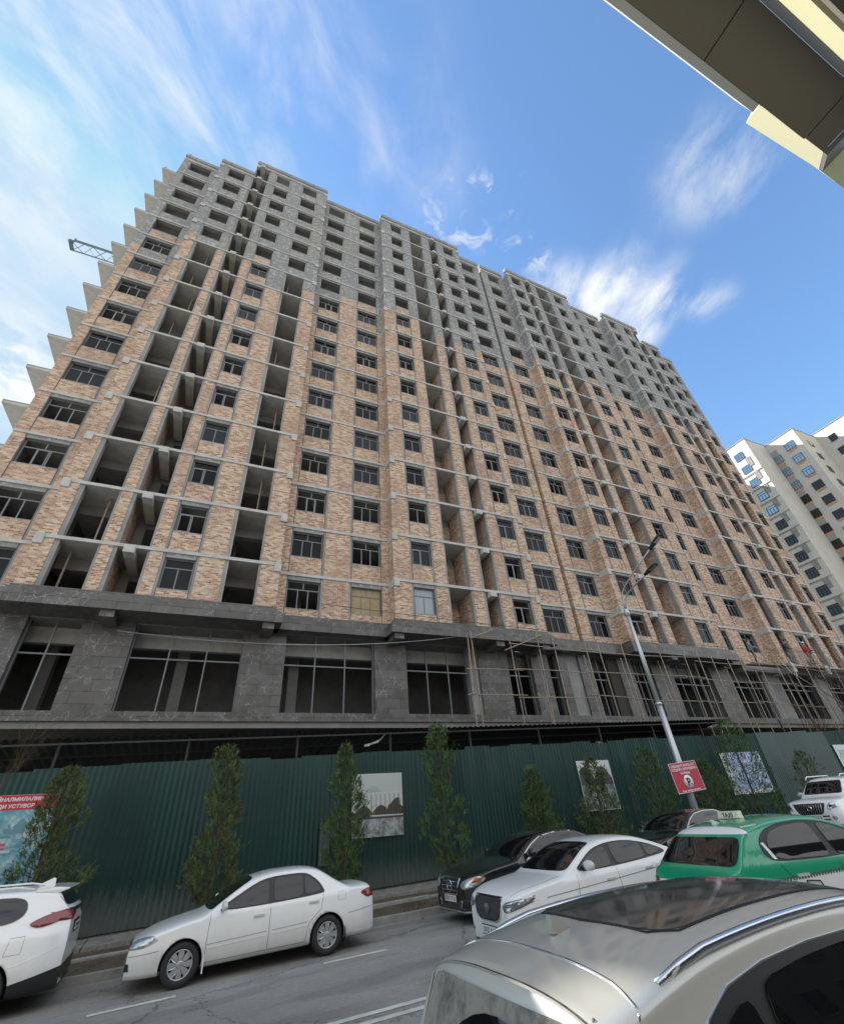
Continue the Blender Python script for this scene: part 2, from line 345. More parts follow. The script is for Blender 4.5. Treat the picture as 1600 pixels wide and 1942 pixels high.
# ------------------------------------------------------------------ ground, road
ROADY1, NEARY = 14.0, 1.2
def gz(x, y=10):
    xx = max(-60, min(60, x)); return -2.17+.02*xx-.03*max(0, min(8-y, 7))
def sheet(name, ys, m, xs=None, f=gz, dz=0.0, kind='structure', **kw):
    b = MB(); xs = xs or [-60, -30, -15, -8, 0, 8, 15, 30, 45, 60, 75]
    g = [[b.bm.verts.new((x, y, f(x, y)+dz)) for y in ys] for x in xs]
    for i in range(len(xs)-1):
        for j in range(len(ys)-1):
            fc = b.bm.faces.new((g[i][j], g[i+1][j], g[i+1][j+1], g[i][j+1])); fc.material_index = b.mi(m); fc.smooth = True
    return b.build(name, kind=kind, **kw)
sheet('ground', [-3000, -200, -30, .9, 8, 14.2, 60, 300, 3000], 'dirtground', [-3000, -400, -60, -30, -10, 0, 10, 30, 60, 400, 3000], dz=-.12)
sheet('road', [NEARY, 4, 6, 8, 10, 12, ROADY1], 'asphalt')
sheet('pavement_near', [-30, -6, .2], 'paving', f=lambda x, y: gz(x, 1.2)+.13)
def bar(name, x0, x1, y0, y1, h0, h1, m, **kw):
    b = MB(); n = max(1, int((x1-x0)/3))
    for i in range(n):
        a, c = x0+(x1-x0)*i/n, x0+(x1-x0)*(i+1)/n-.012
        ya = (y0+y1)/2
        vs = [(a, y0, gz(a, ya)+h0), (c, y0, gz(c, ya)+h0), (c, y1, gz(c, ya)+h0), (a, y1, gz(a, ya)+h0)]
        vt = [(a, y0, gz(a, ya)+h1), (c, y0, gz(c, ya)+h1), (c, y1, gz(c, ya)+h1), (a, y1, gz(a, ya)+h1)]
        v = [b.bm.verts.new(p) for p in vs+vt]
        for f in ((0, 3, 2, 1), (4, 5, 6, 7), (0, 1, 5, 4), (1, 2, 6, 5), (2, 3, 7, 6), (3, 0, 4, 7)):
            b.bm.faces.new([v[k] for k in f]).material_index = b.mi(m)
    return b.build(name, **kw)
bar('kerb', -40, 60, 14.0, 14.16, -.1, .14, 'kerb', kind='structure')
bar('kerb', -40, 60, .2, 1.1999, -.1, .135, 'kerb', kind='structure')
def vz(x, y): # verge height
    t = max(0, min(1, (y-14.16)/3.6)); return gz(x)+.115+.19*t
random.seed(3)
def rz_(x, y): return vz(x, y)+(random.random()-.5)*.05
sheet('verge', [14.16, 14.5, 14.9, 15.3, 15.7, 16.1, 16.6, 17.2, 17.9, 19, 21, 30], 'soil', [-40+i*.8 for i in range(126)], f=lambda x, y: rz_(x, y) if y < 17.9 else vz(x, 17.8))
def vbar(name, y0, y1, h, m, x0=-40, x1=60, w=2.0):
    b = MB(); i = b.mi(m); x = x0
    while x < x1:
        l = w*(.8+random.random()*.5); a, c = x, min(x+l, x1)-.02; hh = h+(random.random()-.5)*.03
        pts = [(a, y0), (c, y0), (c, y1), (a, y1)]
        v = [b.bm.verts.new((p, q, vz(p, q)-.1)) for p, q in pts]+[b.bm.verts.new((p, q, vz(p, q)+hh)) for p, q in pts]
        for f in ((4, 5, 6, 7), (0, 1, 5, 4), (1, 2, 6, 5), (2, 3, 7, 6), (3, 0, 4, 7)): b.bm.faces.new([v[k] for k in f]).material_index = i
        x += l
    return b.build(name, kind='structure')
vbar('path', 16.15, 17.1, .07, 'paving', w=3.5); vbar('path_edging', 15.25, 15.42, .06, 'kerb')
# verge grass
def grass():
    b = MB(); i = b.mi('grass'); rnd = random.Random(5)
    for k in range(9000):
        x = rnd.uniform(-14, 30); y = rnd.choice([rnd.uniform(14.2, 15.2), rnd.uniform(14.2, 15.2), rnd.uniform(15.4, 16.1), rnd.uniform(17.2, 17.7)])
        if math.sin(x*1.3)+math.sin(x*.47+y*2) < rnd.uniform(-1.5, 1.3): continue
        z = vz(x, y)-.02; h = rnd.uniform(.03, .10); a = rnd.uniform(0, 6.28); w = .012
        d = Vector((math.cos(a)*w, math.sin(a)*w, 0)); t = Vector((rnd.uniform(-.04, .04), rnd.uniform(-.04, .04), h)); p = Vector((x, y, z))
        b.bm.faces.new([b.bm.verts.new(p-d), b.bm.verts.new(p+d), b.bm.verts.new(p+t)]).material_index = i
    b.build('grass', kind='stuff', label='thin green grass growing along the kerb verge', cat='grass', recalc=False)
MT['grass'] = mat('grass blades', (.06, .085, .03), .8)
grass()
# markings
def marking(name, x0, y0, x1, y1, w=.12):
    b = MB(); n = max(1, int((x1-x0)/2)); i = b.mi('paint'); z = lambda x, y: gz(x, y)+.006
    for k in range(n):
        a, c = k/n, (k+1)/n; xa, xb = x0+(x1-x0)*a, x0+(x1-x0)*c; ya, yb = y0+(y1-y0)*a, y0+(y1-y0)*c
        b.bm.faces.new([b.bm.verts.new(p) for p in ((xa, ya-w/2, z(xa, ya-w/2)), (xb, yb-w/2, z(xb, yb-w/2)), (xb, yb+w/2, z(xb, yb+w/2)), (xa, ya+w/2, z(xa, ya+w/2)))]).material_index = i
    return b.build(name, kind='structure')
for k in range(-6, 12): marking('road_marking', 2.78+k*3.75, 11.58, 4.02+k*3.75+.02, 11.58, .12)
marking('road_marking', -30, 8.42, 50, 8.42, .13); marking('road_marking', -30, 8.12, 50, 8.12, .13)

# ------------------------------------------------------------------ the building under construction
P_, Q_ = 20.9, 21.75
SB = 8.0            # bottom of first slab above the podium
def slab0(k): return SB+3*k
TH = .16
def window_mesh(w, h, panes, glazing='glass', style=0):
    """frame in local coords: x 0..w, z 0..h, outer face y=0"""
    b = MB(); f = .06
    b.box(0, f, 0, .07, 0, h, 'frame'); b.box(w-f, w, 0, .07, 0, h, 'frame'); b.box(f, w-f, 0, .07, 0, f, 'frame'); b.box(f, w-f, 0, .07, h-f, h, 'frame')
    tz = h*.68; b.box(f, w-f, .002, .068, tz, tz+.05, 'frame')
    for k in range(1, panes):
        x = f+(w-2*f)*k/panes; b.box(x-.026, x+.026, .004, .066, f, tz, 'frame')
    if panes == 3: x = w/2; b.box(x-.024, x+.024, .004, .066, tz+.05, h-f, 'frame')
    if style == 1 and panes >= 2:  # an opening sash standing ajar
        x = f+(w-2*f)*(panes-1)/panes*(0 if panes == 2 else .5)+.02; sw = (w-2*f)/panes-.06
        for a, c, d, e in ((x, x+.045, f+.01, tz-.01), (x+sw-.045, x+sw, f+.01, tz-.01), (x+.045, x+sw-.045, f+.01, f+.055), (x+.045, x+sw-.045, tz-.055, tz-.01)):
            b.box(a, c, -.02, .03, d, e, 'galvd')
    if glazing: b.box(f*.6, w-f*.6, .03, .04, f*.6, h-f*.6, glazing)
    return b
def block(name, label, cols, top_of, x_end, rot=0, hide_rows=()):
    """cols: list of (x0, x1, plane, type); type: pier, w3, w2, w1, log (loggia with windows above floor 9), open, beam"""
    root = empty(name, (0, 0, 0), label=label, cat='building', group='blocks of the unfinished apartment building')
    rnd = random.Random(11 if rot == 0 else 12)
    WS = {}
    nb = 10
    X0, X1 = cols[0][0], cols[-1][1]
    slabs = {}
    for ci, (x0, x1, Y, ty) in enumerate(cols):
        nf = top_of((x0+x1)/2); wall = MB(); grey = MB(); conc = MB(); inner = MB()
        for k in range(nf):
            za, zb = slab0(k)+TH, slab0(k+1)
            isb = k < nb
            top = za+(zb-za)*(rnd.choice([1, 1, 1, .45, 0]) if k == nb-1 else 1) if isb else za
            if k == nb and rnd.random() < .25: isb = True; top = za+.9
            def wl(a, b_, y0, y1, c, d):  # masonry, brick below 'top', block above
                if c == za: c = za-TH+.004
                if c < top-.2: wall.box(a, b_, y0, y1, c, min(d, top), 'brick')
                else: top_ = c; grey.box(a, b_, y0, y1, c, d, 'block'); return
                if d > top: grey.box(a, b_, y0, y1, max(c, top), d, 'block')
            D = .38
            fz0, fz1 = slab0(k)+1.17, slab0(k)+2.77
            if ty == 'pier':
                c = .10 if x1-x0 > .55 else 0
                side = Y == P_
                if c:
                    wl(x0+c, x1-c, Y, Y+D, za, zb)
                    nl = ci > 0 and cols[ci-1][2] == Y; nr = ci < len(cols)-1 and cols[ci+1][2] == Y
                    for a, b_, inn in ((x0, x0+c, nl), (x1-c, x1, nr)):
                        if inn: conc.box(a, b_, Y+.03, Y+D, za, zb, 'conc')
                        else: wl(a, b_, Y, Y+D, za, zb)
                else: wl(x0, x1, Y, Y+D, za, zb)
            elif ty in ('w3', 'w2', 'w1') or (ty == 'log' and k >= nb):
                a, b_ = x0, x1
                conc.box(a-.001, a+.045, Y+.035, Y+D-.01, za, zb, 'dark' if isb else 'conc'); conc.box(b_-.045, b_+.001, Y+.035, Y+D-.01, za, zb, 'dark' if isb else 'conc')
                wl(a+.045, b_-.045, Y+.02, Y+D-.02, za, fz0)
                conc.box(a+.045, b_-.045, Y+.015, Y+D-.02, fz0, fz0+.05, 'conc')
                conc.box(a+.045, b_-.045, Y+.01, Y+D-.02, fz1, fz1+.1, 'conc'); wl(a+.045, b_-.045, Y+.02, Y+D-.02, fz1+.1, zb)
                if ty != 'log' and k < nb:
                    pn = {'w3': 3, 'w2': 2, 'w1': 1}[ty]; wd = b_-a-.09
                    st = 1 if rnd.random() < .3 else 0
                    gl = rnd.choice(['glass', 'glass', None])
                    if rot == 0 and k == 0 and ci == hide_rows[0]: gl, st = 'board', 0
                    if rot == 0 and k == 0 and ci == hide_rows[1]: gl = 'film'
                    key = (pn, round(wd, 3), st, gl)
                    if key not in WS:
                        WS[key] = window_mesh(wd, fz1-fz0-.05, pn, gl, st).build('window', root)
                        WS[key].location = (a+.045, Y+.16, fz0+.05)
                    else: dup(WS[key], root, (a+.045, Y+.16, fz0+.05))
            else:
                # deep open bay: masonry cheeks, back wall with a door hole, concrete beam
                dp = 1.7 if ty != 'beam' else 2.3
                for a, s in ((x0, -1), (x1, 1)):
                    e_ = .35 if ty == 'log' else 0; wl(a-.12-e_ if s < 0 else a+e_, a-e_ if s < 0 else a+.12+e_, Y+D, Y+dp, za, zb)
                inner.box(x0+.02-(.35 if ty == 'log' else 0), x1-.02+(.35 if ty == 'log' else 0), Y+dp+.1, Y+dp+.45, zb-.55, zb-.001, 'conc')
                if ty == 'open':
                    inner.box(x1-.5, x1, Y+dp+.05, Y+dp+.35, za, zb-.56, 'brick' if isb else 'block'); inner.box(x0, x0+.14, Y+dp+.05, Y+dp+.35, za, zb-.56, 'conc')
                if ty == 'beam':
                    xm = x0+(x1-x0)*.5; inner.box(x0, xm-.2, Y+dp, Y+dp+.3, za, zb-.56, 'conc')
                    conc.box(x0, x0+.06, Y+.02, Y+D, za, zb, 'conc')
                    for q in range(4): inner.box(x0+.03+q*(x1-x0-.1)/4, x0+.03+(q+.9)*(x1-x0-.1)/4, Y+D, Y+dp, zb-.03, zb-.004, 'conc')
                if ty == 'log':
                    conc.box(x0, x0+.09, Y+.04, Y+D-.02, za, zb, 'conc')
                    if rnd.random() < .5: q = x0+rnd.uniform(.3, 1.1); inner.box(q, q+.07, Y+.9, Y+.97, za, zb, 'timber')
                    if rnd.random() < .4: inner.box(x0+.2, x0+rnd.uniform(.6, 1.2), Y+.7, Y+1.2, za, za+rnd.uniform(.2, .7), 'block')
        # side return where the plane steps
        if ty == 'pier' and Y == P_:
            for e, ok in ((x0, ci > 0 and cols[ci-1][2] == Q_), (x1-.25, ci < len(cols)-1 and cols[ci+1][2] == Q_)):
                if ok: wall.box(e, e+.25, P_+.381, Q_+.5, slab0(0)+TH, slab0(nb), 'brick'); grey.box(e, e+.25, P_+.381, Q_+.5, slab0(nb), slab0(nf)+TH, 'block')
        for q, nm in ((wall, 'brick_wall'), (grey, 'block_wall'), (conc, 'concrete_frame'), (inner, 'inner_wall')):
            if len(q.bm.faces): q.build(nm, root)
            else: q.bm.free()
        # slab edge segments
        for k in range(nf+1):
            slabs.setdefault(k, []).append((x0, x1, Y))
    # floors: one slab each
    for k, seg in slabs.items():
        b = MB(); z0 = slab0(k); xs0 = seg[0][0]; xs1 = seg[-1][1]
        cur = []
        for x0, x1, Y in seg:
            if cur and cur[-1][2] == Y: cur[-1][1] = x1
            else: cur.append([x0, x1, Y])
        for i, (a, c, Y) in enumerate(cur):
            b.box(a, c, Y-.045, 34, z0, z0+TH, 'slab')
            if Y == P_:
                if a > X0+.1: b.box(a-.04, a-.001, Y-.045, Q_+.3, z0, z0+TH, 'slab')
                if c < X1-.1: b.box(c+.001, c+.04, Y-.045, Q_+.3, z0, z0+TH, 'slab')
                # beam block at the outer corners
                if k > 0:
                    cx = a+.02 if abs(a-2.0) > .2 else a
                    if a > X0+.5: b.box(a-.03, a+.30, Y-.075, Y+.2, z0-.32, z0+TH+.02, 'slab'); b.box(a-.03, a-.002, Y+.2, Q_+.1, z0-.28, z0+.001, 'slab')
                    if c < X1-.5 and (rot == 0): b.box(c-.30, c+.03, Y-.075, Y+.2, z0-.32, z0+TH+.02, 'slab')
        b.build('floor_slab', root)
    # projecting beam ends in the narrow open bays
    bm_ = None
    for (x0, x1, Y, ty) in cols:
        if ty != 'beam': continue
        for k in range(1, top_of((x0+x1)/2)+1):
            xm = x0+(x1-x0)*(.45 if rot == 0 else .40)
            if bm_ is None:
                b = MB(); b.box(-.22, .22, -.27, 2.2, -.36, -.003, 'slab'); bm_ = b.build('beam_end', root)
                bm_.location = (xm, Y, slab0(k))
            else: dup(bm_, root, (xm, Y, slab0(k)))
    # dark core behind the rooms, end walls
    b = MB(); zt = slab0(15)
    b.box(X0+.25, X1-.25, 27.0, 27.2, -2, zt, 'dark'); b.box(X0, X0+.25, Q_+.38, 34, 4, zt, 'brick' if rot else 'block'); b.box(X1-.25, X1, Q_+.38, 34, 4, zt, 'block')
    b.box(X0, X1, 33.9, 34.2, -2, zt, 'conc')
    xs = X0+3.1
    while xs < X1-1:
        b.box(xs-.08, xs+.08, 24.3, 27, 8, zt, 'inner'); xs += 3.9
    b.build('core_wall', root)
    # parapets
    b = MB(); cur = []
    for x0, x1, Y, ty in cols:
        nf = top_of((x0+x1)/2)
        if cur and cur[-1][2:] == [Y, nf]: cur[-1][1] = x1
        else: cur.append([x0, x1, Y, nf])
    for a, c, Y, nf in cur:
        z = slab0(nf)+TH; h = 1.05 if nf == 16 else .95
        b.box(a, c, Y, Y+.25, z, z+h*.45, 'block'); b.box(a-.03, c+.03, Y-.06, Y+.33, z+h*.45, z+h, 'conc')
        x = a+.8
        while x < c-.3:
            b.box(x, x+.03, Y-.075, Y-.055, z+h*.42, z+h, 'dark'); x += 2.4
    for a in (X0, X1): b.box(a-.02 if a == X0 else a-.26, a+.26 if a == X0 else a+.02, Q_+.4, 34, slab0(15), slab0(15)+1.0, 'conc')
    b.build('parapet', root)
    return root
colsL = [(-11.2, -10.65, Q_, 'pier'), (-10.65, -8.78, Q_, 'w3'), (-8.78, -8.05, Q_, 'pier'),
 (-8.05, -7.28, P_, 'pier'), (-7.28, -5.78, P_, 'log'), (-5.78, -5.12, P_, 'pier'), (-5.12, -3.87, P_, 'beam'), (-3.87, -3.15, P_, 'pier'), (-3.15, -1.8, P_, 'w2'),
 (-1.8, -.5, P_, 'pier'), (-.5, .97, P_, 'log'), (.97, 2.0, P_, 'pier'),
 (2.0, 2.47, Q_, 'pier'), (2.47, 4.26, Q_, 'w3'), (4.26, 5.88, Q_, 'pier'), (5.88, 7.67, Q_, 'w3'), (7.67, 8.1, Q_, 'pier'),
 (8.1, 9.23, P_, 'pier'), (9.23, 10.57, P_, 'w2'), (10.57, 11.52, P_, 'pier'), (11.52, 12.98, P_, 'open'), (12.98, 13.89, P_, 'pier'), (13.89, 14.88, P_, 'beam'), (14.88, 15.8, P_, 'pier'), (15.8, 17.15, P_, 'w2'), (17.15, 17.86, P_, 'pier'),
 (17.86, 18.65, Q_, 'pier'), (18.65, 20.4, Q_, 'w3'), (20.4, 21.09, Q_, 'pier')]
colsR = [(21.45, 22.42, Q_, 'pier'), (22.42, 24.1, Q_, 'w3'), (24.1, 24.72, Q_, 'pier'),
 (24.72, 25.36, P_, 'pier'), (25.36, 26.8, P_, 'w2'), (26.8, 27.29, P_, 'pier'), (27.29, 28.3, P_, 'beam'), (28.3, 29.2, P_, 'pier'), (29.2, 31.05, P_, 'open'), (31.05, 32.08, P_, 'pier'), (32.08, 33.4, P_, 'w2'), (33.4, 34.6, P_, 'pier'),
 (34.6, 36.14, Q_, 'pier'), (36.14, 36.8, Q_, 'w1'), (36.8, 38.46, Q_, 'pier'), (38.46, 40.2, Q_, 'w3'), (40.2, 40.95, Q_, 'pier'),
 (40.95, 41.7, P_, 'pier'), (41.7, 42.97, P_, 'log'), (42.97, 44.55, P_, 'pier'), (44.55, 45.8, P_, 'w2'), (45.8, 46.2, P_, 'pier'), (46.2, 47.5, P_, 'beam'), (47.5, 48.5, P_, 'pier'), (48.5, 49.98, P_, 'log'), (49.98, 50.45, P_, 'pier'),
 (50.45, 52.5, Q_, 'pier'), (52.5, 53.7, Q_, 'w2'), (53.7, 54.3, Q_, 'pier')]
WB = [i for i, c in enumerate(colsL) if c[0] in (5.88, 9.23)]
LB = block('apartment_building', 'left block of the unfinished brick apartment tower, its left side stepped with balcony slabs', colsL, lambda x: 15 if x < -5.15 else 16, 21.1, 0, WB)
RB = block('apartment_building', 'right block of the unfinished brick apartment tower, beyond the vertical joint', colsR, lambda x: 16 if x < 48.0 else 15, 54.3, 1, (0, 0))
TR = Matrix.Translation((21.3, 21.3, 0)) @ Matrix.Rotation(.017, 4, 'Z') @ Matrix.Translation((-21.3, -21.3, 0))
RB.matrix_world = TR
# side balcony slabs
bs = None
for k in range(1, 16):
    if bs is None:
        b = MB(); b.box(-13.15, -11.2, 23.3, 30, 0, .16, 'slab'); b.box(-13.15, -11.2, 23.3, 23.5, .16, .24, 'conc'); bs = b.build('balcony_slab', LB); bs.location = (0, 0, slab0(k))
    else: dup(bs, LB, (0, 0, slab0(k)))
for x, y in ((-11.1, 21.8), (-13.1, 23.4), (-7.9, 20.95)):
    b = MB(); z = 54.1 if y != 23.4 else 53.2
    for i in range(2): b.tube([(x+.15*i, y, z), (x+.15*i+random.uniform(-.2, .2), y, z+.55)], .015, 'steel', 4)
    b.build('starter_bar', LB)
# joint strip
b = MB(); b.box(21.09, 21.46, Q_+.75, Q_+1.0, -2, 56, 'conc'); b.build('joint_cover', LB)

# ---- podium
def uX(x): return x+.017*(x-21.3)*x/22 if x > 21.3 else x
def podium(root, piers, wins, cor, brk, X0, X1, transf):
    for a, c, m in piers:
        b = MB(); a, c = uX(a), uX(c)
        b.box(a, c, 22.0 if m == 'stone' else 22.15, 22.6, 4.33, 8.0, m); b.build('stone_pier' if m == 'stone' else 'concrete_pier', root)
    b = MB(); b.box(X0, X1, 21.9, 22.7, 3.97, 4.33, 'stone'); b.box(X0, X1, 22.0, 27, 3.72, 3.97, 'inner'); b.build('sill_band', root)
    b = MB(); b.box(X0, X1, 23.2, 23.5, 7.25, 7.95, 'slab'); b.box(X0, X1, 26.7, 26.9, 4.3, 8, 'dark'); b.box(X0, X1, 22.05, 27, 7.93, 8.0, 'inner')
    x = X0+4
    while x < X1: b.box(x, x+.5, 24.5, 25, -2, 7.9, 'inner'); x += 5.3
    b.build('hall_structure', root)
    for a, c, n in wins:
        a, c = uX(a), uX(c); b = MB(); y = 22.28
        b.box(a, a+.05, y, y+.08, 4.33, 7.93, 'frame'); b.box(c-.05, c, y, y+.08, 4.33, 7.93, 'frame'); b.box(a, c, y-.002, y+.082, 4.331, 4.39, 'frame')
        b.box(a, c, y+.002, y+.078, 6.5, 6.56, 'galvd')
        for k in range(1, n): x = a+(c-a)*k/n; b.box(x-.028, x+.028, y-.004, y+.084, 4.35, 7.93, 'galvd')
        b.build('shop_window', root)
    for a, c, Y in cor:
        b = MB(); a, c = uX(a), uX(c)
        for (d, z0, z1) in ((-.35, 7.95, 8.32), (-.28, 8.32, 8.46), (-.22, 8.46, 8.56), (-.13, 8.56, 8.68), (-.05, 8.68, 8.80)):
            e = -d if Y == P_ else 0
            b.box(a-(e if a != X0 else 0), c+(e if c != X1 else 0), Y+d, (Q_ if Y == P_ else Q_)+.29, z0, z1, 'stone')
        b.build('cornice', root)
    bk = None
    for x in brk:
        x = uX(x)
        if bk is None: b = MB(); b.box(-.26, .26, 20.68, 22.1, 7.66, 7.95, 'stone'); bk = b.build('bracket', root); bk.location = (x, 0, 0)
        else: dup(bk, root, (x, 0, 0))
podium(LB, [(-11.2, -9.4, 'stone'), (-9.4, -7.45, 'stone'), (-5.55, -3.6, 'stone'), (.9, 2.8, 'stone'), (7.3, 9.05, 'stone'), (12.87, 13.43, 'conc'), (13.43, 15.4, 'stone'), (17.1, 18.33, 'stone'), (19.1, 19.72, 'stone'), (19.72, 20.75, 'conc'), (20.75, 21.1, 'stone')],
 [(-7.45, -5.55, 2), (-3.6, .9, 3), (2.8, 7.3, 3), (9.05, 12.87, 3), (15.4, 17.1, 2), (18.33, 19.1, 1)],
 [(-8.05, 2.0, P_), (2.0, 8.1, Q_), (8.1, 17.86, P_), (17.86, 21.1, Q_)], [-4.55, 1.77, 8.2, 14.25, 17.4], -11.2, 21.1, 0)
podium(RB, [(21.1, 21.73, 'stone'), (24.01, 25.19, 'stone'), (26.95, 28.83, 'stone'), (32.77, 34.9, 'stone'), (38.87, 40.9, 'conc'), (44.9, 46.8, 'stone'), (50.3, 51.9, 'conc')],
 [(21.73, 23.16, 2), (25.19, 26.95, 3), (28.83, 32.77, 4), (34.9, 38.87, 4), (40.9, 44.9, 4), (46.8, 50.3, 3)],
 [(21.12, 24.6, Q_), (24.6, 34.2, P_), (34.2, 36.2, Q_)], [27.9, 34.0], 21.12, 54.3, 1)
b = MB(); b.box(uX(23.16), uX(24.01), 22.1, 22.5, 4.33, 8, 'steel'); b.box(36.5, 54.3, 21.6, 22.4, 7.6, 8.0, 'conc')
for x in (40.9, 45.7, 50.2): b.box(x, x+.5, 20.5, 22.2, 7.45, 8.16, 'slab')
b.build('edge_beam', RB)
# ground floor behind the fence
b = MB(); b.box(-11.2, 21.1, 23, 23.2, -2.2, 1.2, 'inner'); b.build('low_wall', LB)
# ------------------------------------------------------------------ fence
FY = 17.8
def ftop(x): return 2.0+.022*(x+2)
fence = empty('site_fence', (0, FY, -1.9), label='long dark green corrugated sheet fence hiding the building site', cat='fence')
FI = Matrix.Translation((0, -FY, 1.9))
def corr(b, x0, x1, y, zb, zt, m, pitch=.16, amp=.017, vertical=True, jag=0):
    i = b.mi(m); n = max(2, int((x1-x0)/pitch*4)); prev = None; j = 0
    for k in range(n+1):
        x = x0+(x1-x0)*k/n; ph = (x/pitch) % 1.0
        yy = y-amp*(1 if .1 < ph < .45 else (-1 if .6 < ph < .95 else 0))
        cur_ = (b.bm.verts.new((x, yy, zb(x))), b.bm.verts.new((x, yy, zt(x)+j)))
        if prev: b.bm.faces.new((prev[0], cur_[0], cur_[1], prev[1])).material_index = i
        prev = cur_
rnd = random.Random(21)
x = -13.0; k = 0
while x < 46:
    wd = 1.08 if x < 28 else 1.6
    m = 'fence'
    if 28.0 < x < 29.9 or 30.8 < x < 33.4: m = 'fencegrey'
    j = rnd.choice([0, 0, 0, .05, -.06, .03]); b = MB()
    corr(b, x, x+wd+.04, rnd.uniform(-.012, .012), lambda q: vz(q, 17.8)+.02+1.9, lambda q: ftop(q)+j+1.9, m)
    o = b.build('sheet_panel', fence, recalc=False); x += wd; k += 1
b = MB()
for z in (-1.2, .4, 1.7):
    for q in range(-13, 46, 2): b.box(q, q+2, .05, .1, z+1.9+.02*q, z+1.96+.02*q, 'steel')
b.build('rail', fence)
for px0 in [-11, -7.5, -4, -.5, 3, 6.5, 10, 13.5, 17, 20.5, 24, 31]:
    b = MB(); b.box(px0, px0+.07, .1, .17, 0, ftop(px0)+1.9+.7, 'steel'); b.build('post', fence)
b = MB()
for xa, za, w_, h_ in ((3.95, -1.0, .35, 1.15),): corr(b, xa, xa+w_, -.06, lambda q: za+1.9, lambda q: za+h_+1.9, 'fencegrey')
b.build('patch', fence, recalc=False)
# canopy between fence and building
can = empty('protective_canopy', (0, 18, 2.6), label='dark green sheet metal canopy between the site fence and the stone podium', cat='canopy')
b = MB(); i = b.mi('fencedk'); pts = []
x = -13; prev = None
while x <= 26.3:
    ph = (x/.25) % 1; d = .025 if ph < .5 else -.025
    cf = .10+.022*(x+5)+d; cb = -.45+.028*(x+5)+d
    cur_ = [b.bm.verts.new((x, -.3, cf)), b.bm.verts.new((x, 1.3, (cf+cb)/2)), b.bm.verts.new((x, 2.9, cb))]
    if prev:
        for q in range(2): b.bm.faces.new((prev[q], cur_[q], cur_[q+1], prev[q+1])).material_index = i
    prev = cur_; x += .125
b.build('roof_sheet', can, recalc=False)
for yy in (-.28, .9, 2.0, 2.85):
    b = MB()
    for q in range(-13, 26, 3): zc = lambda x_: .0+.022*(x_+5)-(yy+.3)/3.2*(.55-.006*(x_+5))-.05; b.tube([(q, yy, zc(q)), (q+3, yy, zc(q+3))], .035, 'steel', 4)
    b.build('purlin', can)
for xx in range(-12, 27, 4):
    b = MB(); b.tube([(xx, -.2, -.7), (xx+.3, 2.8, -.5+.028*(xx+5))], .035, 'steel', 5); b.build('strut', can)
b = MB()
rag = [(5.5, 17.9, 2.45), (5.75, 17.88, 2.5), (6.1, 17.86, 2.62), (6.35, 17.85, 2.85)]
for a, c in zip(rag, rag[1:]):
    b.quad([a, c, (c[0]-.05, c[1]+.05, c[2]-.10), (a[0], a[1]+.05, a[2]-.06)], 'white')
b.build('plastic_scrap', label='torn white plastic scrap hanging from the canopy edge', cat='plastic scrap')

# ------------------------------------------------------------------ posters on the fence
def poster(loc, w, h, label, group='posters on the fence'):
    r = empty('poster', loc, label=label, cat='poster', group=group)
    b = MB(); b.box(-w/2, w/2, -.008, .0, -h/2, h/2, 'paper'); b.build('sheet', r); return r
MT['paper'] = mat('printed paper', (.60, .66, .64), .55)
def flat(c): 
    k = 'c%02x%02x%02x' % tuple(int(v*255) for v in c)
    if k not in MT: MT[k] = mat('print '+k, c, .55)
    return k
def print_mat(name, a, b_, c, s=3.5):
    m = mat(name, rough=.55); t, bb = nodes(m); o = coordnode(t); n = tnoise(t, o, s, 6, .75)
    t.links.new(ramp(t, n, [(.35, a), (.5, b_), (.64, c)]), bb.inputs['Base Color']); MT[name] = m; return name
def shape(b, pts, z, m):
    b.bm.faces.new([b.bm.verts.new((x, -.008-.002*z, y)) for x, y in pts]).material_index = b.mi(m)
Yp = FY-.05
p = poster((5.95, Yp, .55), 1.87, 1.87, 'pale poster of a domed white palace above dark trees and water')
b = MB(); rnd = random.Random(4)
shape(b, [(-.93, .93), (.93, .93), (.93, -.1), (-.93, -.1)], 1, flat((.50, .56, .54)))
shape(b, [(-.7, .35), (.9, .38), (.9, -.2), (-.7, -.2)], 2, flat((.56, .60, .58)))
shape(b, [(-.15+.25*math.cos(a), .38+.17*math.sin(a)) for a in [math.pi*q/10 for q in range(11)]][::-1], 3, flat((.42, .50, .52)))
for q in range(9): x = -.6+q*.17; shape(b, [(x, .3), (x+.05, .3), (x+.05, -.1), (x, -.1)], 3, flat((.33, .38, .39)))
shape(b, [(-.4, .36), (-.1, .46), (.2, .36)], 4, flat((.40, .45, .46)))
for q in range(60):
    x = -.9+q*.031; h = .12+.22*abs(math.sin(x*5+1))+(.2 if .4 < x < .8 else 0); w = .07
    shape(b, [(x-w, -.42), (x+w, -.42), (x+w*.7, -.42+h), (x, -.36+h), (x-w*.7, -.42+h*.9)], 5+q*.05, flat((.05, .045, .04) if q % 3 else (.10, .09, .075)))
shape(b, [(-.93, -.42), (.93, -.42), (.93, -.93), (-.93, -.93)], 9, print_mat('water print', (.10, .10, .10), (.32, .36, .36), (.52, .57, .57), 3))
shape(b, [(-.3, -.31), (.93, -.33), (.93, -.36), (-.3, -.36)], 10, flat((.6, .62, .6)))
b.build('picture', p, recalc=False)
p = poster((16.0, Yp, .72), 1.85, 1.85, 'black and white poster of dark trees under a pale sky')
b = MB(); shape(b, [(-.9, .1), (.9, .1), (.9, -.9), (-.9, -.9)], 1, print_mat('grey print', (.03, .035, .035), (.16, .18, .18), (.45, .48, .47), 3))
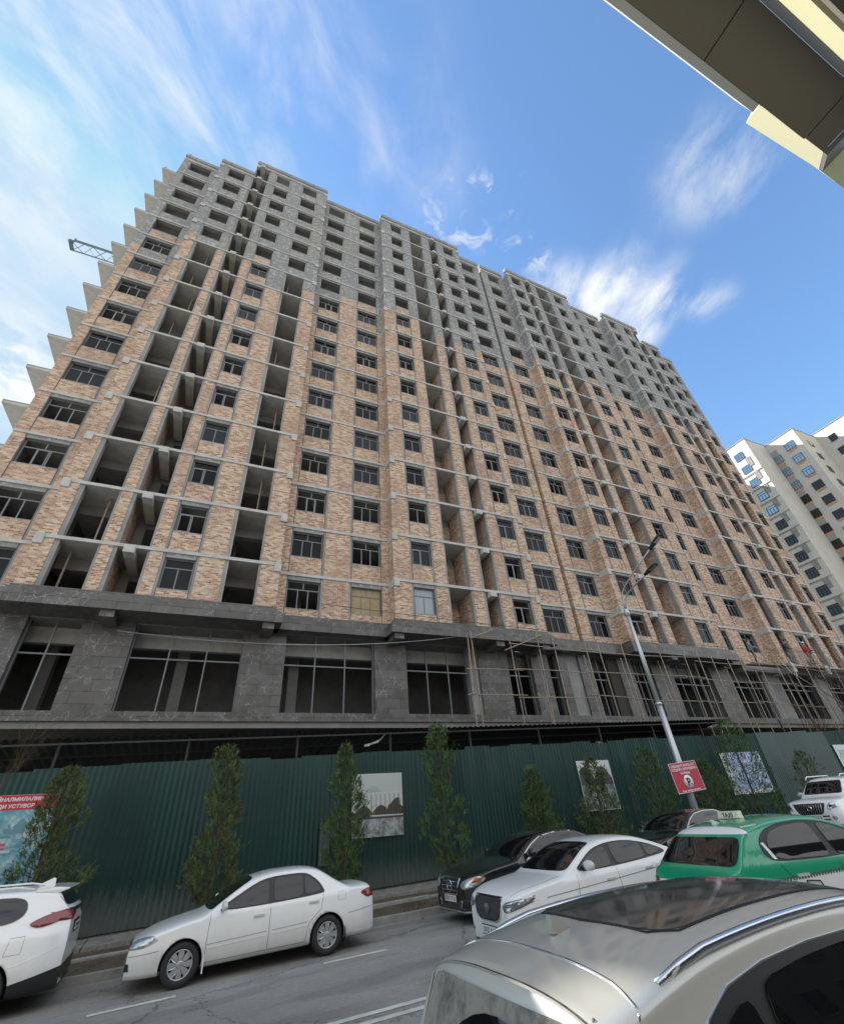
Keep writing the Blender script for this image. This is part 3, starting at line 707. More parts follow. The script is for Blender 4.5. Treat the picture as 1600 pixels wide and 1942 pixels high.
for q in range(50):
    x = -.85+q*.034; h = .2+.5*abs(math.sin(x*3.2+.4)); shape(b, [(x-.06, 0), (x+.06, 0), (x+.05, h), (x-.04, h*.93)], 2+q*.04, flat((.03, .035, .035) if q % 2 else (.10, .11, .11)))
shape(b, [(-.6, -.3), (.5, -.3), (.35, -.55), (-.45, -.55)], 5, flat((.40, .42, .42))); b.build('picture', p, recalc=False)
p = poster((26.0, Yp, .85), 3.1, 1.85, 'wide blue, pink and white poster with an oval emblem at its upper corner')
b = MB(); shape(b, [(-1.0, .9), (1.5, .9), (1.5, -.75), (-1.2, -.75)], 1, print_mat('bright print', (.05, .10, .22), (.30, .45, .68), (.66, .50, .52), 5))
shape(b, [(-1.2+.2*math.cos(a), .55+.26*math.sin(a)) for a in [2*math.pi*q/16 for q in range(16)]][::-1], 2, flat((.12, .15, .18)))
shape(b, [(-1.2+.13*math.cos(a), .55+.19*math.sin(a)) for a in [2*math.pi*q/16 for q in range(16)]][::-1], 3, flat((.55, .62, .62))); 
shape(b, [(-1.25, .42), (-1.15, .42), (-1.17, .66), (-1.23, .66)], 4, flat((.08, .1, .12))); b.build('picture', p, recalc=False)
p = poster((36.0, Yp, 1.35), 2.6, 1.3, 'pale blue poster at the far right end of the fence')
b = MB(); shape(b, [(-1.1, .4), (1.2, .4), (1.2, -.5), (-1.1, -.5)], 1, print_mat('pale print', (.14, .24, .30), (.42, .52, .55), (.58, .63, .62), 5)); b.build('picture', p, recalc=False)
p = poster((-5.45, Yp, .25), 3.9, 2.15, 'red headed poster with white lettering over pale blue mountains')
b = MB(); shape(b, [(-1.95, 1.07), (1.95, 1.07), (1.95, .72), (-1.95, .72)], 1, 'red')
shape(b, [(-1.95, .72), (1.95, .72), (1.95, -1.07), (-1.95, -1.07)], 1, print_mat('mountain print', (.06, .22, .32), (.18, .42, .50), (.58, .66, .68), 1.6))
rn_ = random.Random(2)
for q in range(26):
    x = rn_.uniform(-1.7, 1.7); y = .35+rn_.uniform(-.1, .3); s_ = rn_.uniform(.08, .22); shape(b, [(x-s_, y-s_), (x+s_, y-s_), (x+s_*.15, y+.02), (x-s_*.2, y)], 2+q*.05, flat(rn_.choice([(.50, .58, .60), (.25, .42, .48), (.40, .50, .50), (.14, .30, .36)])))
for q in range(40):
    x = rn_.uniform(-1.7, 1.8); y = rn_.uniform(-.95, .2); w_ = rn_.uniform(.1, .3); h_ = rn_.uniform(.02, .09); shape(b, [(x-w_, y), (x+w_, y+.01), (x+w_, y+h_), (x-w_, y+h_-.01)], 4+q*.05, flat(rn_.choice([(.50, .60, .64), (.10, .32, .42), (.55, .62, .62), (.30, .45, .50), (.08, .2, .26)])))
for x, y, w in ((.7, -.05, .4), (.65, -.45, .35)): shape(b, [(x-w, y), (x+w, y+.04), (x+w, y-.1), (x-w, y-.12)], 3, flat((.50, .12, .16)))
b.build('picture', p, recalc=False)
text('ДАҲСОЛАИ БАЙНАЛМИЛАЛИИ', .12, 'lwhite', 'lettering', p, (.6, -.014, .93), scale=(1.05, 1, 1), bold=.003)
text('БАРОИ РУШДИ УСТУВОР', .12, 'lwhite', 'lettering', p, (.65, -.014, .77), scale=(1.05, 1, 1), bold=.003)

# ------------------------------------------------------------------ street lamp and its sign
lp = empty('street_lamp', (17.42, 14.48, -1.67), label='tall galvanised street lamp with two curved arms beside the kerb', cat='street lamp')
b = MB(); b.tube([(0, 0, 0), (0, 0, 5.0)], .135, 'galv', 16, .115); b.build('pole', lp)
b = MB(); b.lathe([(.135, 4.98), (.145, 5.0), (.145, 5.06), (.10, 5.08)], 'galv', axis='z', n=16); b.build('collar', lp)
b = MB(); b.tube([(0, 0, 5.05), (0, 0, 9.2)], .10, 'galv', 16, .08); b.build('upper_pole', lp)
b = MB(); b.lathe([(.08, 8.95), (.12, 8.97), (.12, 9.25), (.06, 9.3)], 'galv', axis='z', n=14); b.build('arm_bracket', lp)
b = MB(); b.box(-.13, -.09, -.02, .02, 0, 9, 'black'); 
for dx, L_, H_ in ((0, 2.4, 2.9), (.25, 2.35, 1.6)):
    b2 = MB(); pts = []
    if dx == 0: pts = [(0, 0, 9.2), (0, -.03, 9.7), (0, -.12, 10.08), (0, -.4, 10.32), (0, -1.3, 10.78), (0, -2.5, 11.3)]
    else: pts = [(.04, 0, 9.1), (.12, -.03, 9.4), (.13, -.1, 9.8), (.11, -.35, 9.98), (.05, -1.0, 10.16), (0, -1.75, 10.32)]
    b2.tube(pts, .045, 'galv', 8, .032); b2.build('arm', lp)
    e = Vector(pts[-1]); d = (Vector(pts[-1])-Vector(pts[-2])).normalized(); s_ = d.cross(Vector((0, 0, 1))).normalized(); n_ = s_.cross(d)
    b3 = MB(); X = Matrix((( d.x, s_.x, n_.x, e.x), (d.y, s_.y, n_.y, e.y), (d.z, s_.z, n_.z, e.z), (0, 0, 0, 1)))
    prof = [(-.1, .04), (.05, .08), (.25, .12), (.62, .13), (.76, .08), (.8, .03)]
    top = [X @ Vector((a, w, .05)) for a, w in prof]+[X @ Vector((a, -w, .05)) for a, w in prof[::-1]]
    b3.prism(top, (X.to_3x3() @ Vector((0, 0, -.09))), 'black'); hd = b3.build('lamp_head', lp)
    b4 = MB(); b4.prism([X @ Vector((a, w, -.041)) for a, w in ((.3, .10), (.68, .085), (.68, -.085), (.3, -.10))], X.to_3x3() @ Vector((0, 0, -.012)), 'lens'); b4.build('lamp_glass', hd)
b.bm.free()
sg = empty('no_parking_sign', (17.36, 14.30, .66), label='red no parking sign with a crossed out P strapped to the lamp pole', cat='sign')
sg.rotation_euler = (0, math.radians(-4), math.radians(-3))
b = MB(); b.box(-.72, .72, 0, .02, -.5, .5, 'red'); b.build('board', sg)
b = MB()
for x0, x1, z0, z1 in ((-.72, .72, .482, .5), (-.72, .72, -.5, -.482), (-.72, -.704, -.482, .482), (.704, .72, -.482, .482)): b.box(x0, x1, -.012, -.001, z0, z1, 'plate')
b.build('edge_trim', sg)
text('ТАВАҚҚУФ МАНЪ АСТ', .115, 'lwhite', 'lettering', sg, (.0, -.006, .34), scale=(1, 1, 1), bold=.003)
text('СТОЯНКА ЗАПРЕЩЕНА', .115, 'lwhite', 'lettering', sg, (.0, -.006, .22), scale=(1, 1, 1), bold=.003)
text('No Parking', .105, 'lwhite', 'lettering', sg, (.0, -.006, .10), bold=.003)
text('Штраф - эвакуация автомобиля', .062, 'lwhite', 'lettering', sg, (.0, -.006, -.46), bold=.002)
b = MB(); b.lathe([(0, -.014), (.22, -.014), (.22, -.002)], 'lwhite', (0, 0, -.16), 'y', 28); disc = b.build('disc', sg)
text('P', .36, 'ink', 'lettering', sg, (0, -.018, -.29), bold=.012)
b = MB(); b.box(-.2, .2, -.021, -.0185, -.012, .012, 'red'); sl_ = b.build('slash', sg); sl_.location = (0, 0, -.16); sl_.rotation_euler = (0, math.radians(40), 0)

# litter along the kerb
b = MB(); rnd = random.Random(77)
for q in range(170):
    x = rnd.uniform(-8, 22); y = rnd.choice([rnd.uniform(13.3, 13.98), rnd.uniform(14.2, 16), rnd.uniform(17.1, 17.7)]); z = (gz(x, y) if y < 14 else vz(x, y))+.012; s = rnd.uniform(.015, .06); a = rnd.uniform(0, 6)
    pts = [(x+s*math.cos(a+k*1.6)*rnd.uniform(.6, 1.2), y+s*math.sin(a+k*1.6)*rnd.uniform(.6, 1.2), z+rnd.uniform(0, .02)) for k in range(4)]
    b.quad(pts, rnd.choice(['soil', 'timber', 'timber', 'paint', 'steel']))
b.build('litter', kind='stuff', label='dry leaves and small litter scattered along the kerb', cat='litter', recalc=False)
# ------------------------------------------------------------------ conifers
def leafmat(name, c0, c1, c2):
    m = mat(name, rough=.75, spec=.2); t, b = nodes(m); o = coordnode(t); n = tnoise(t, o, 3.5, 4, .7)
    t.links.new(ramp(t, n, [(.35, c0), (.5, c1), (.68, c2)]), b.inputs['Base Color']); return m
MT['leaf'] = leafmat('thuja foliage', (.034, .062, .028), (.08, .135, .05), (.17, .22, .08))
MT['leafold'] = leafmat('bronzed thuja foliage', (.04, .056, .025), (.095, .125, .046), (.17, .20, .075))
MT['bark'] = concrete_mat('bark', (.05, .035, .025), (.12, .09, .065), 6)
def thuja(x, y, zt, w, label, seed, lean=0, prof=None, n=2200, m='leaf', zb=None, sx=1.0):
    rnd = random.Random(seed); z0 = vz(x, y) if zb is None else zb; H = zt-z0; w *= .86; n = int(n*.5)
    r = empty('thuja_tree', (x, y, z0), label=label, cat='tree', group='young conifers in front of the fence')
    b = MB(); pts = [(lean*t*t*H*.3+rnd.uniform(-.02, .02), rnd.uniform(-.02, .02), t*H*.93) for t in (0, .15, .3, .5, .7, .85, 1)]
    b.tube(pts, .06, 'bark', 7, .01)
    for q in range(26):
        t = rnd.uniform(.12, .9); a = rnd.uniform(0, 6.28); R_ = w*.5*(1-t)**.6
        p0 = Vector((lean*t*t*H*.3, 0, t*H*.93)); b.tube([p0, p0+Vector((math.cos(a)*R_*.5, math.sin(a)*R_*.5, .12)), p0+Vector((math.cos(a)*R_*.9, math.sin(a)*R_*.9, .35))], .012, 'bark', 4, .004)
    b.build('trunk', r)
    prof = prof or [(0.1, .5), (.2, .95), (.4, 1.0), (.6, .72), (.8, .5), (.93, .3), (1, .06)]
    def wid(t):
        for (a, u), (c, v) in zip(prof, prof[1:]):
            if a <= t <= c: return u+(v-u)*(t-a)/(c-a)
        return 0
    b = MB(); i = b.mi(m); lobes = [(rnd.uniform(0, 6.28), rnd.uniform(.1, .95), rnd.uniform(.25, 1.45)) for _ in range(44)]
    bmv = b.bm.verts.new; bmf = b.bm.faces.new
    for q in range(n):
        t = prof[0][0]+(1-prof[0][0])*(rnd.random()**1.15); a = rnd.uniform(0, 6.28); f = 1
        for la, lt, ls in lobes:
            da = abs((a-la+math.pi) % (2*math.pi)-math.pi)
            if da < .6 and abs(t-lt) < .06: f = ls
        if f < .72 and rnd.random() < .5: continue
        R_ = w*.5*wid(t)*f*rnd.uniform(.35, 1.05)**.55
        c = Vector((lean*t*t*H*.3+math.cos(a)*R_*sx, math.sin(a)*R_, t*H))
        out_ = Vector((math.cos(a)*.7, math.sin(a)*.7, rnd.uniform(.5, 1.6))).normalized()
        s_ = out_.cross(Vector((rnd.uniform(-1, 1), rnd.uniform(-1, 1), rnd.uniform(-1, 1)))).normalized()
        L_ = rnd.uniform(.08, .24)*min(1, w/1.2+.3)
        for e in range(9):   # a flat spray of scale leaves
            u = rnd.uniform(0, 1); sd = rnd.choice((-1, 1)); base = c+out_*L_*u
            tip = base+out_*rnd.uniform(.03, .07)+s_*sd*rnd.uniform(.03, .075)+Vector((rnd.uniform(-.02, .02), rnd.uniform(-.02, .02), rnd.uniform(-.01, .03)))
            wv = out_.cross(s_)*.006+out_*.014
            bmf((bmv(base-wv), bmv(base+wv), bmv(tip))).material_index = i
    b.build('crown', r, recalc=False); return r
TY = 16.7
thuja(-3.25, TY, 1.75, 2.1, 'bushy conifer in front of the red headed poster at the far left', 1, .05, [(.1, .6), (.25, 1), (.45, .9), (.52, .45), (.65, .55), (.8, .6), (.93, .35), (1, .08)], 3600, 'leafold')
thuja(.85, TY, 2.2, 1.65, 'tall slim conifer behind the white sedan bonnet', 2, -.10, [(.1, .35), (.2, 1), (.45, .8), (.7, .62), (.88, .5), (.96, .3), (1, .08)], 3600, 'leafold')
thuja(4.55, TY, 2.2, 1.5, 'slim conifer beside the palace poster', 3, -.06, [(.12, .5), (.25, 1), (.45, .85), (.7, .78), (.82, .45), (.95, .25), (1, .06)], 3600)
thuja(8.0, TY, 2.85, 1.6, 'tallest conifer, with a pinched middle, rising above the fence top', 4, -.03, [(.1, .4), (.2, 1), (.42, .95), (.55, .4), (.68, .75), (.8, .8), (.86, .45), (.97, .4), (1, .1)], 3600)
thuja(11.9, TY, 1.3, 1.55, 'small dense cone shaped conifer behind the black sedan', 5, 0, [(.1, .9), (.3, 1), (.6, .75), (.85, .45), (1, .08)], 3600)
thuja(14.9, TY, 1.55, 2.5, 'ragged conifer covering the black and white poster', 6, .02, [(.1, .9), (.3, 1), (.5, .65), (.62, .35), (.8, .4), (.95, .25), (1, .06)], 2800, 'leafold', sx=.9)
thuja(18.1, TY, 1.85, 2.0, 'conifer directly left of the no parking sign', 7, 0, [(.1, .8), (.3, 1), (.6, .8), (.85, .6), (1, .15)], 2800)
thuja(21.6, TY, 1.3, 2.0, 'conifer directly right of the lamp pole', 8, 0, [(.1, .9), (.3, 1), (.6, .85), (.85, .5), (1, .1)], 2800)
thuja(24.3, TY, 3.1, 2.6, 'leaning dark conifer in front of the blue and pink poster', 9, -.02, [(.1, .8), (.25, 1), (.5, .9), (.7, .65), (.9, .5), (1, .15)], 3600)
thuja(29.3, TY, 1.55, 1.9, 'thin young conifer before the faded fence sheet', 10, 0, [(.1, .7), (.3, 1), (.6, .8), (.85, .5), (1, .1)], 1500)

# bare trees
def bare(x, y, z0, H, spread, label, seed, n=3, r0=.05):
    rnd = random.Random(seed); r = empty('bare_tree', (x, y, z0), label=label, cat='tree'); b = MB(); b2 = MB()
    def grow(bb, p, d, L_, rad, dep):
        pts = [p]; q = p.copy(); dd = d.copy()
        for k in range(4): dd = (dd+Vector((rnd.uniform(-.25, .25), rnd.uniform(-.25, .25), rnd.uniform(-.1, .2)))).normalized(); q = q+dd*L_/4; pts.append(q.copy())
        bb.tube(pts, rad, 'bark', 5, rad*.5)
        if dep: 
            for k in range(n+1): s_ = pts[rnd.randint(1, 4)]; grow(b2, s_, (dd+Vector((rnd.uniform(-1, 1), rnd.uniform(-1, 1), rnd.uniform(-.2, .8)))*spread).normalized(), L_*rnd.uniform(.5, .8), rad*.5, dep-1)
    grow(b, Vector((0, 0, 0)), Vector((0, 0, 1)), H, r0, 4); b.build('trunk', r); b2.build('twigs', r)
bare(-4.2, 16.6, vz(-4.2, 16.6), 2.6, .7, 'leafless twiggy tree at the left edge by the canopy', 31, 3, .035)
bare(43.5, 18.8, -1, 5.6, .8, 'leafless tree at the right edge in front of the scaffold', 33, 4, .1)
bare(35.5, 18.6, -1, 3.6, .6, 'half bare tree rising behind the fence above the white off-roader', 35, 3, .06)

# ------------------------------------------------------------------ scaffold along the right part of the podium
sc = empty('scaffolding', (11, 20.4, -1.2), label='timber pole scaffolding in front of the stone podium', cat='scaffolding')
rnd = random.Random(8); poles = []
def pole(a, c, r=.035):
    b = MB(); o = Vector((11, 20.4, -1.2)); a, c = Vector(a)-o, Vector(c)-o
    mid = (a+c)/2+Vector((rnd.uniform(-.05, .05), rnd.uniform(-.05, .05), rnd.uniform(-.04, .04))); b.tube([a, mid, c], r, 'timber', 6, r*.8); b.build('pole', sc)
xs = [11.9, 12.25, 14.8, 16.6, 17.7, 19.9, 21.0, 22.9, 24.6, 26.2, 28.4, 29.8, 31.2, 33.0, 34.4, 36.4, 38.4, 40.4, 42.2, 44.0, 46.2, 48.6]
def bY(x): return P_+max(0, x-21.3)*.017
for k, x in enumerate(xs):
    y = bY(x)-.15-(.25 if x < 19 else .45); pole((x+rnd.uniform(-.1, .1), y, -1.0), (x+rnd.uniform(-.15, .15), y-.05, rnd.choice([7.9, 8.3, 8.8]) if x < 36 else 8.9))
    if k % 2: pole((x+.5, y+.75, -1), (x+.45, y+.7, 7.6))
for x0, x1 in ((11.7, 15.2), (14.6, 20.0), (19.6, 25.0), (24.5, 30.0), (29.5, 35.0), (34.4, 40.4), (40, 45), (44, 49)):
    for z in ((5.0, 6.35) if x0 < 14 else (5.0, 6.4, 7.7)): pole((x0, bY(x0)-.5, z+rnd.uniform(-.15, .15)), (x1, bY(x1)-.5, z+rnd.uniform(-.15, .15)), .03)
for x in (12.3, 15.5, 17.2, 20.6, 23, 25.3, 28.8, 33.2, 37.5, 41): 
    z = rnd.choice([5.1, 5.6, 7.4]); pole((x-.9, bY(x)-.9, z-.25), (x+.6, bY(x)+.6, z+.2), .028)
pole((12.2, 20.4, 7.85), (13.6, 20.2, 8.4), .04); pole((14.2, 20.3, 7.3), (17.2, 20.35, 8.5), .04); pole((38.5, 20.9, 8.3), (46.5, 20.8, 4.5), .04)
b = MB()
for x0, x1 in ((36.4, 40), (40, 44), (44, 49)): b.box(x0-11, x1-11-.05, 19.9+.3-20.4+.7, .9+.3, 8.75-.25+.6, 8.8-.25+.6, 'timber')
b.build('plank', sc)
b = MB(); b.tube([(38.9, 20.4, 8.3), (39.3, 20.3, 7.2), (39.9, 20.3, 6.9), (40.3, 20.4, 7.6), (40.3, 20.5, 8.4)], .018, 'white', 6); b.build('hose', label='pale hose looped below the workers', cat='hose')
# overhead cables
def cable(name, a, c, sag, label, r=.012, m='black'):
    b = MB(); a, c = Vector(a), Vector(c); b.tube([a.lerp(c, t/16)-Vector((0, 0, sag*4*(t/16)*(1-t/16))) for t in range(17)], r, m, 5); b.build(name, label=label, cat='cable')
cable('cable', (-4.1, 21.2, 7.28), (12.0, 20.6, 8.05), .55, 'thin pale cable sagging across the shop windows', .014, 'galv')
cable('cable', (4.0, 20.2, 8.9), (46, 20.4, 9.0), .35, 'thin dark cable strung above the cornice', .014)

# ------------------------------------------------------------------ shops on our side of the street
rb_ = empty('shop_building', (0, -12, -2), label='beige shop building behind the kiosk on the near side of the street', cat='building')
MT['sand'] = concrete_mat('sand render', (.17, .155, .13), (.25, .23, .20), .5)
b = MB(); b.box(-30, 34, -8, 0, 0, 13.5, 'sand'); b.build('wall', rb_)
for q in range(-9, 11):
    for zq in (4.2, 7.4, 10.6):
        b = MB(); b.box(q*3.1-.8, q*3.1+.8, .002, .08, zq, zq+1.7, 'frame'); b.box(q*3.1-.7, q*3.1+.7, .05, .1, zq+.1, zq+1.6, 'tint'); b.build('window', rb_)
# ------------------------------------------------------------------ workers
def person(loc, rz, shirt, trousers, label, bend=.25, cap=None, sit=False):
    sk = [(0, 0, .95, .13), (0, .02, 1.15, .14), (0, -.04*bend*4, 1.42, .15), (0, -.07*bend*4, 1.55, .06), (0, -.1*bend*4, 1.68, .10), (0, -.1*bend*4, 1.78, .085)]
    V = [Vector(p[:3]) for p in sk]; R_ = [p[3] for p in sk]; Ed = [(0, 1), (1, 2), (2, 3), (3, 4), (4, 5)]
    def chain(st, pts):
        pr = st
        for x, y, z, r in pts: V.append(Vector((x, y, z))); R_.append(r); Ed.append((pr, len(V)-1)); pr = len(V)-1
    for s in (-1, 1):
        chain(2, [(s*.19, -.05, 1.42, .07), (s*.26, -.16, 1.16, .05), (s*.2, -.4, 1.05, .04), (s*.19, -.47, 1.04, .032)])
        chain(0, [(s*.1, -.02, .86, .095), (s*.13, -.1 if not sit else -.25, .5, .07), (s*.13, 0, .1, .05), (s*.13, -.12, .05, .045)])
    me = bpy.data.meshes.new('person'); me.from_pydata(V, Ed, []); o = bpy.data.objects.new('person', me); COL.objects.link(o)
    md = o.modifiers.new('s', 'SKIN'); sv = me.skin_vertices[0].data
    for i, r in enumerate(R_): sv[i].radius = (r, r)
    sv[0].use_root = True; o.modifiers.new('u', 'SUBSURF').levels = 1; o.modifiers['u'].render_levels = 1
    dg = bpy.context.evaluated_depsgraph_get(); m2 = bpy.data.meshes.new_from_object(o.evaluated_get(dg)); o.modifiers.clear(); o.data = m2
    m2.materials.clear()
    for m in ('skin', shirt, trousers, 'ink'): m2.materials.append(MT[m])
    for p in m2.polygons:
        c = p.center; p.use_smooth = True
        p.material_index = 0 if (c.z > 1.5 or c.y < -.36) else (1 if c.z > .93 else (2 if c.z > .1 else 3))
    o.location = loc; o.rotation_euler = (0, 0, rz); tag(o, label, 'person')
    b = MB(); b.lathe([(.0, .1), (.06, .095), (.1, .05), (.11, 0), (.13, -.01)], cap or 'ink', (0, -.1*bend*4, 1.75), 'z', 12); h = b.build('cap' if cap else 'hair', o)
    return o
MT['skin'] = mat('skin', (.36, .20, .13), .6)
MT['shred'] = mat('red cloth', (.42, .035, .04), .85); MT['sblue'] = mat('blue grey cloth', (.22, .26, .36), .85); MT['sdark'] = mat('dark cloth', (.03, .03, .035), .85); MT['tgrey'] = mat('grey cloth', (.16, .16, .17), .85)
person((36.6, 20.75, 7.85), .4, 'sblue', 'sdark', 'worker in a blue grey shirt at the end of the cornice')
person((40.7, 20.55, 7.95), .2, 'sdark', 'tgrey', 'worker in black bending over on the scaffold', .6)
person((43.8, 20.75, 8.05), -.2, 'shred', 'tgrey', 'worker in a red shirt and pale cap on the scaffold', .2, 'white')

# ------------------------------------------------------------------ neighbouring tower at the right
MT['stucco'] = concrete_mat('cream render', (.48, .47, .42), (.60, .58, .53), .5); MT['greywall'] = concrete_mat('grey rendered wall', (.26, .26, .25), (.36, .36, .35), .6)
MT['peach'] = concrete_mat('peach panel', (.52, .25, .14), (.62, .33, .20), .8); MT['blockdk'] = concrete_mat('unrendered block', (.20, .20, .19), (.32, .32, .30), 2)
MT['bluewin'] = mat('mirror blue window glass', (.02, .10, .22), .05, spec=1.0, metal=.0)
MT['mirror'] = mat('sky reflecting glass', (.35, .42, .50), .03, metal=1); MT['bframe'] = mat('blue window frame', (.05, .16, .30), .4)
T2 = empty('neighbour_tower', (82, 25, -2), label='finished cream and peach tower block beyond the unfinished one', cat='building')
def wbox(b, *a): b.box(a[0]-82, a[1]-82, a[2]-25, a[3]-25, a[4]+2, a[5]+2, a[6])
b = MB(); wbox(b, 82, 100, 30.2, 40, -2, 54, 'stucco'); wbox(b, 88, 101, 25.1, 30.19, -2, 53.8, 'stucco'); wbox(b, 95.3, 112, 14, 25.09, -2, 54.6, 'stucco')
b.build('wall', T2)
b = MB()
for z in range(0, 46, 3): wbox(b, 81.93, 81.999, 30.9, 40, z-.5+2.3, z+2.2, 'greywall')
wbox(b, 87.93, 87.999, 29.0, 30.19, -2, 52, 'greywall')
for z in range(0, 51, 3): wbox(b, 81.9, 82, 30.95, 31.75, z+.4, z+2.3, 'blockdk')
b.build('render_panel', T2)
b = MB()
for z in range(-1, 52, 3): wbox(b, 87.92, 87.999, 26.1, 27.5, z, z+1.5, 'peach'); wbox(b, 87.92, 87.999, 28.9, 30.0, z-1.3, z+.2, 'peach')
b.build('peach_panel', T2)
def towerwin(x, y, z, w, h, refl, face='x', n=2):
    b = MB(); X0 = x-82; Y0 = y-25; Z0 = z+2; f = .09
    for a, c, d, e in ((-w/2, w/2, -h/2, -h/2+f), (-w/2, w/2, h/2-f, h/2), (-w/2, -w/2+f, -h/2, h/2), (w/2-f, w/2, -h/2, h/2), (-w/2, w/2, h*.18, h*.18+.06)): b.box(X0-.13, X0-.02, Y0+a, Y0+c, Z0+d, Z0+e, 'bframe' if refl else 'black')
    for k in range(1, n+1): q = -w/2+w*k/(n+1); b.box(X0-.129, X0-.021, Y0+q-.04, Y0+q+.04, Z0-h/2, Z0+h*.18, 'bframe' if refl else 'black')
    b.box(X0-.09, X0-.05, Y0-w/2, Y0+w/2, Z0-h/2, Z0+h/2, 'mirror' if refl else 'tint')
    o = b.build('window', T2); return o
for k in range(16): z = 51.3-3*k; towerwin(82, 32.4, z, 1.55, 1.5, k < 5)
for k in range(14): z = 51.1-3*k; towerwin(88, 26.85, z, 1.5, 1.5, k < 3)
for k in range(14): z = 49.9-3*k; towerwin(88, 29.45, z, 1.25, 1.5, k < 3)
b = MB()
for k in range(14): z = 51-3*k; wbox(b, 90.5, 91.8, 25.03, 25.099, z-.7, z+.7, 'tint')
for k in range(14):
    z = 52-3*k; wbox(b, 98, 99.4, 13.93, 13.999, z-.7, z+.7, 'tint'); wbox(b, 95.22, 95.299, 18.5, 20.5, z-.7, z+.7, 'tint'); wbox(b, 95.22, 95.299, 22.5, 23.6, z-.7, z+.7, 'tint')
b.build('side_windows', T2); T2.children[-1]['kind'] = 'stuff'
b = MB()
for k in range(15): z = 47-3*k; wbox(b, 81.85, 82.001, 30.2, 40, z+.0, z+.35, 'stucco')
b.build('floor_band', T2)
b = MB(); wbox(b, 81.9, 100, 30.15, 40, 54, 54.15, 'greywall'); wbox(b, 87.9, 101, 25.05, 30.1, 53.8, 53.95, 'greywall'); wbox(b, 95.2, 112, 13.9, 25.1, 54.6, 54.75, 'greywall'); b.build('roof_edge', T2)
# unseen tower added to cast shade on the neighbour (stands behind the unfinished one)
b = MB(); b.box(58, 73.4, 47, 62, -2, 57, 'stucco')
for z in range(2, 55, 3):
    for q in range(5): b.box(59.5+q*2.8, 61+q*2.8, 46.93, 46.999, z, z+1.5, 'tint')
b.build('added_shade_tower', label='unseen tower block added behind the unfinished building to shade its neighbour', cat='building')

# ------------------------------------------------------------------ tower crane behind
cr = empty('tower_crane', (-4, 46, -2), label='blue grey lattice tower crane jib reaching out behind the left edge of the building', cat='crane')
MT['crane'] = mat('crane steel', (.13, .20, .24), .6)
def lattice(name, a, c, w, seg, upv, parent, r=.07, tri=True):
    b = MB(); a, c = Vector(a), Vector(c); d = (c-a).normalized(); s_ = d.cross(upv).normalized(); u_ = s_.cross(d)
    L_ = (c-a).length; nseg = int(L_/seg)
    off = [s_*w*.5, -s_*w*.5, u_*w*1.0] if tri else [s_*w*.5+u_*w*.5, -s_*w*.5+u_*w*.5, -s_*w*.5-u_*w*.5, s_*w*.5-u_*w*.5]
    for o_ in off: b.tube([a+o_, c+o_], r*1.3, 'crane', 5)
    for k in range(nseg):
        p, q = a+d*L_*k/nseg, a+d*L_*(k+1)/nseg; m_ = (p+q)/2
        for i in range(len(off)):
            j = (i+1) % len(off); b.tube([p+off[i], m_+off[j]], r*.6, 'crane', 4); b.tube([m_+off[j], q+off[i]], r*.6, 'crane', 4)
    b.build(name, parent)
def ptray(pxx, pyy, Y):
    d = fw + r2*((pxx-800)/842.8) + u2*((974.02-pyy)/842.8); return d*(Y/d.y)
ja = ptray(135, 464, 46); jb = ptray(212, 489, 46); jd = (jb-ja).normalized()
o = Vector((-4, 46, -2)); e_ = ja+jd*36
lattice('jib', ja-o, e_-o, 1.5, 2.6, Vector((0, 0, 1)), cr, .07)
b = MB(); b.box(-.2, .2, -.75, .75, -.2, .2, 'crane'); b.tube([(0, 0, 0), (0, 0, 1.9)], .1, 'crane', 5); t_ = b.build('jib_tip', cr); t_.location = ja-o
lattice('mast', (e_.x-o.x-3, e_.y-o.y, 0), (e_.x-o.x-3, e_.y-o.y, e_.z-o.z), 1.6, 2.4, Vector((0, 1, 0)), cr, .09, False)

# ------------------------------------------------------------------ eave of the kiosk we stand beside
K = .4; ZE = 6*K
MT['soffit'] = mat('brown composite panel', (.13, .12, .10), .45); MT['fascia'] = mat('pale grey trim', (.40, .42, .45), .5)
MT['fcream'] = mat('cream fascia', (.42, .41, .27), .45)
ev = empty('kiosk', (4*K, -.4, -2.1), label='cream and brown kiosk eave overhanging the upper right corner', cat='kiosk')
E0 = Vector((4*K, -.4, -2.1))
def eb(b, x0, x1, y0, y1, z0, z1, m): b.box(x0-E0.x, x1-E0.x, y0-E0.y, y1-E0.y, z0-E0.z, z1-E0.z, m)
joints = [-4, -.6, 1.74*K, 3.385*K, 5.03*K]
for a, c in zip(joints, joints[1:]):
    b = MB(); eb(b, a+.003, c-.003, -.758*K, -.272*K, ZE, ZE+.03, 'soffit'); b.build('soffit_panel', ev)
b = MB(); eb(b, 5.03*K+.003, 5.36*K, -.758*K, -.284*K, ZE, ZE+.03, 'soffit'); b.build('soffit_panel', ev)
b = MB(); eb(b, -4, 5.3*K, -.75*K, -.28*K, ZE+.032, ZE+.06, 'black'); b.build('backing', ev)
b = MB(); eb(b, -4, 4.24*K, -.27*K, -.2*K, ZE+.002, ZE+.12, 'fascia'); b.build('gutter_trim', ev)
b = MB(); k1 = 1.16
q = [(4.25*K, -.275*K, ZE), (5.36*K, -.285*K, ZE), (5.5*K*k1, -.16*K*k1, ZE*k1), (4.25*K*k1, -.11*K*k1, ZE*k1)]
b.prism([Vector(v)-E0 for v in q], (0, -.04, .02), 'fcream'); b.build('fascia', ev)
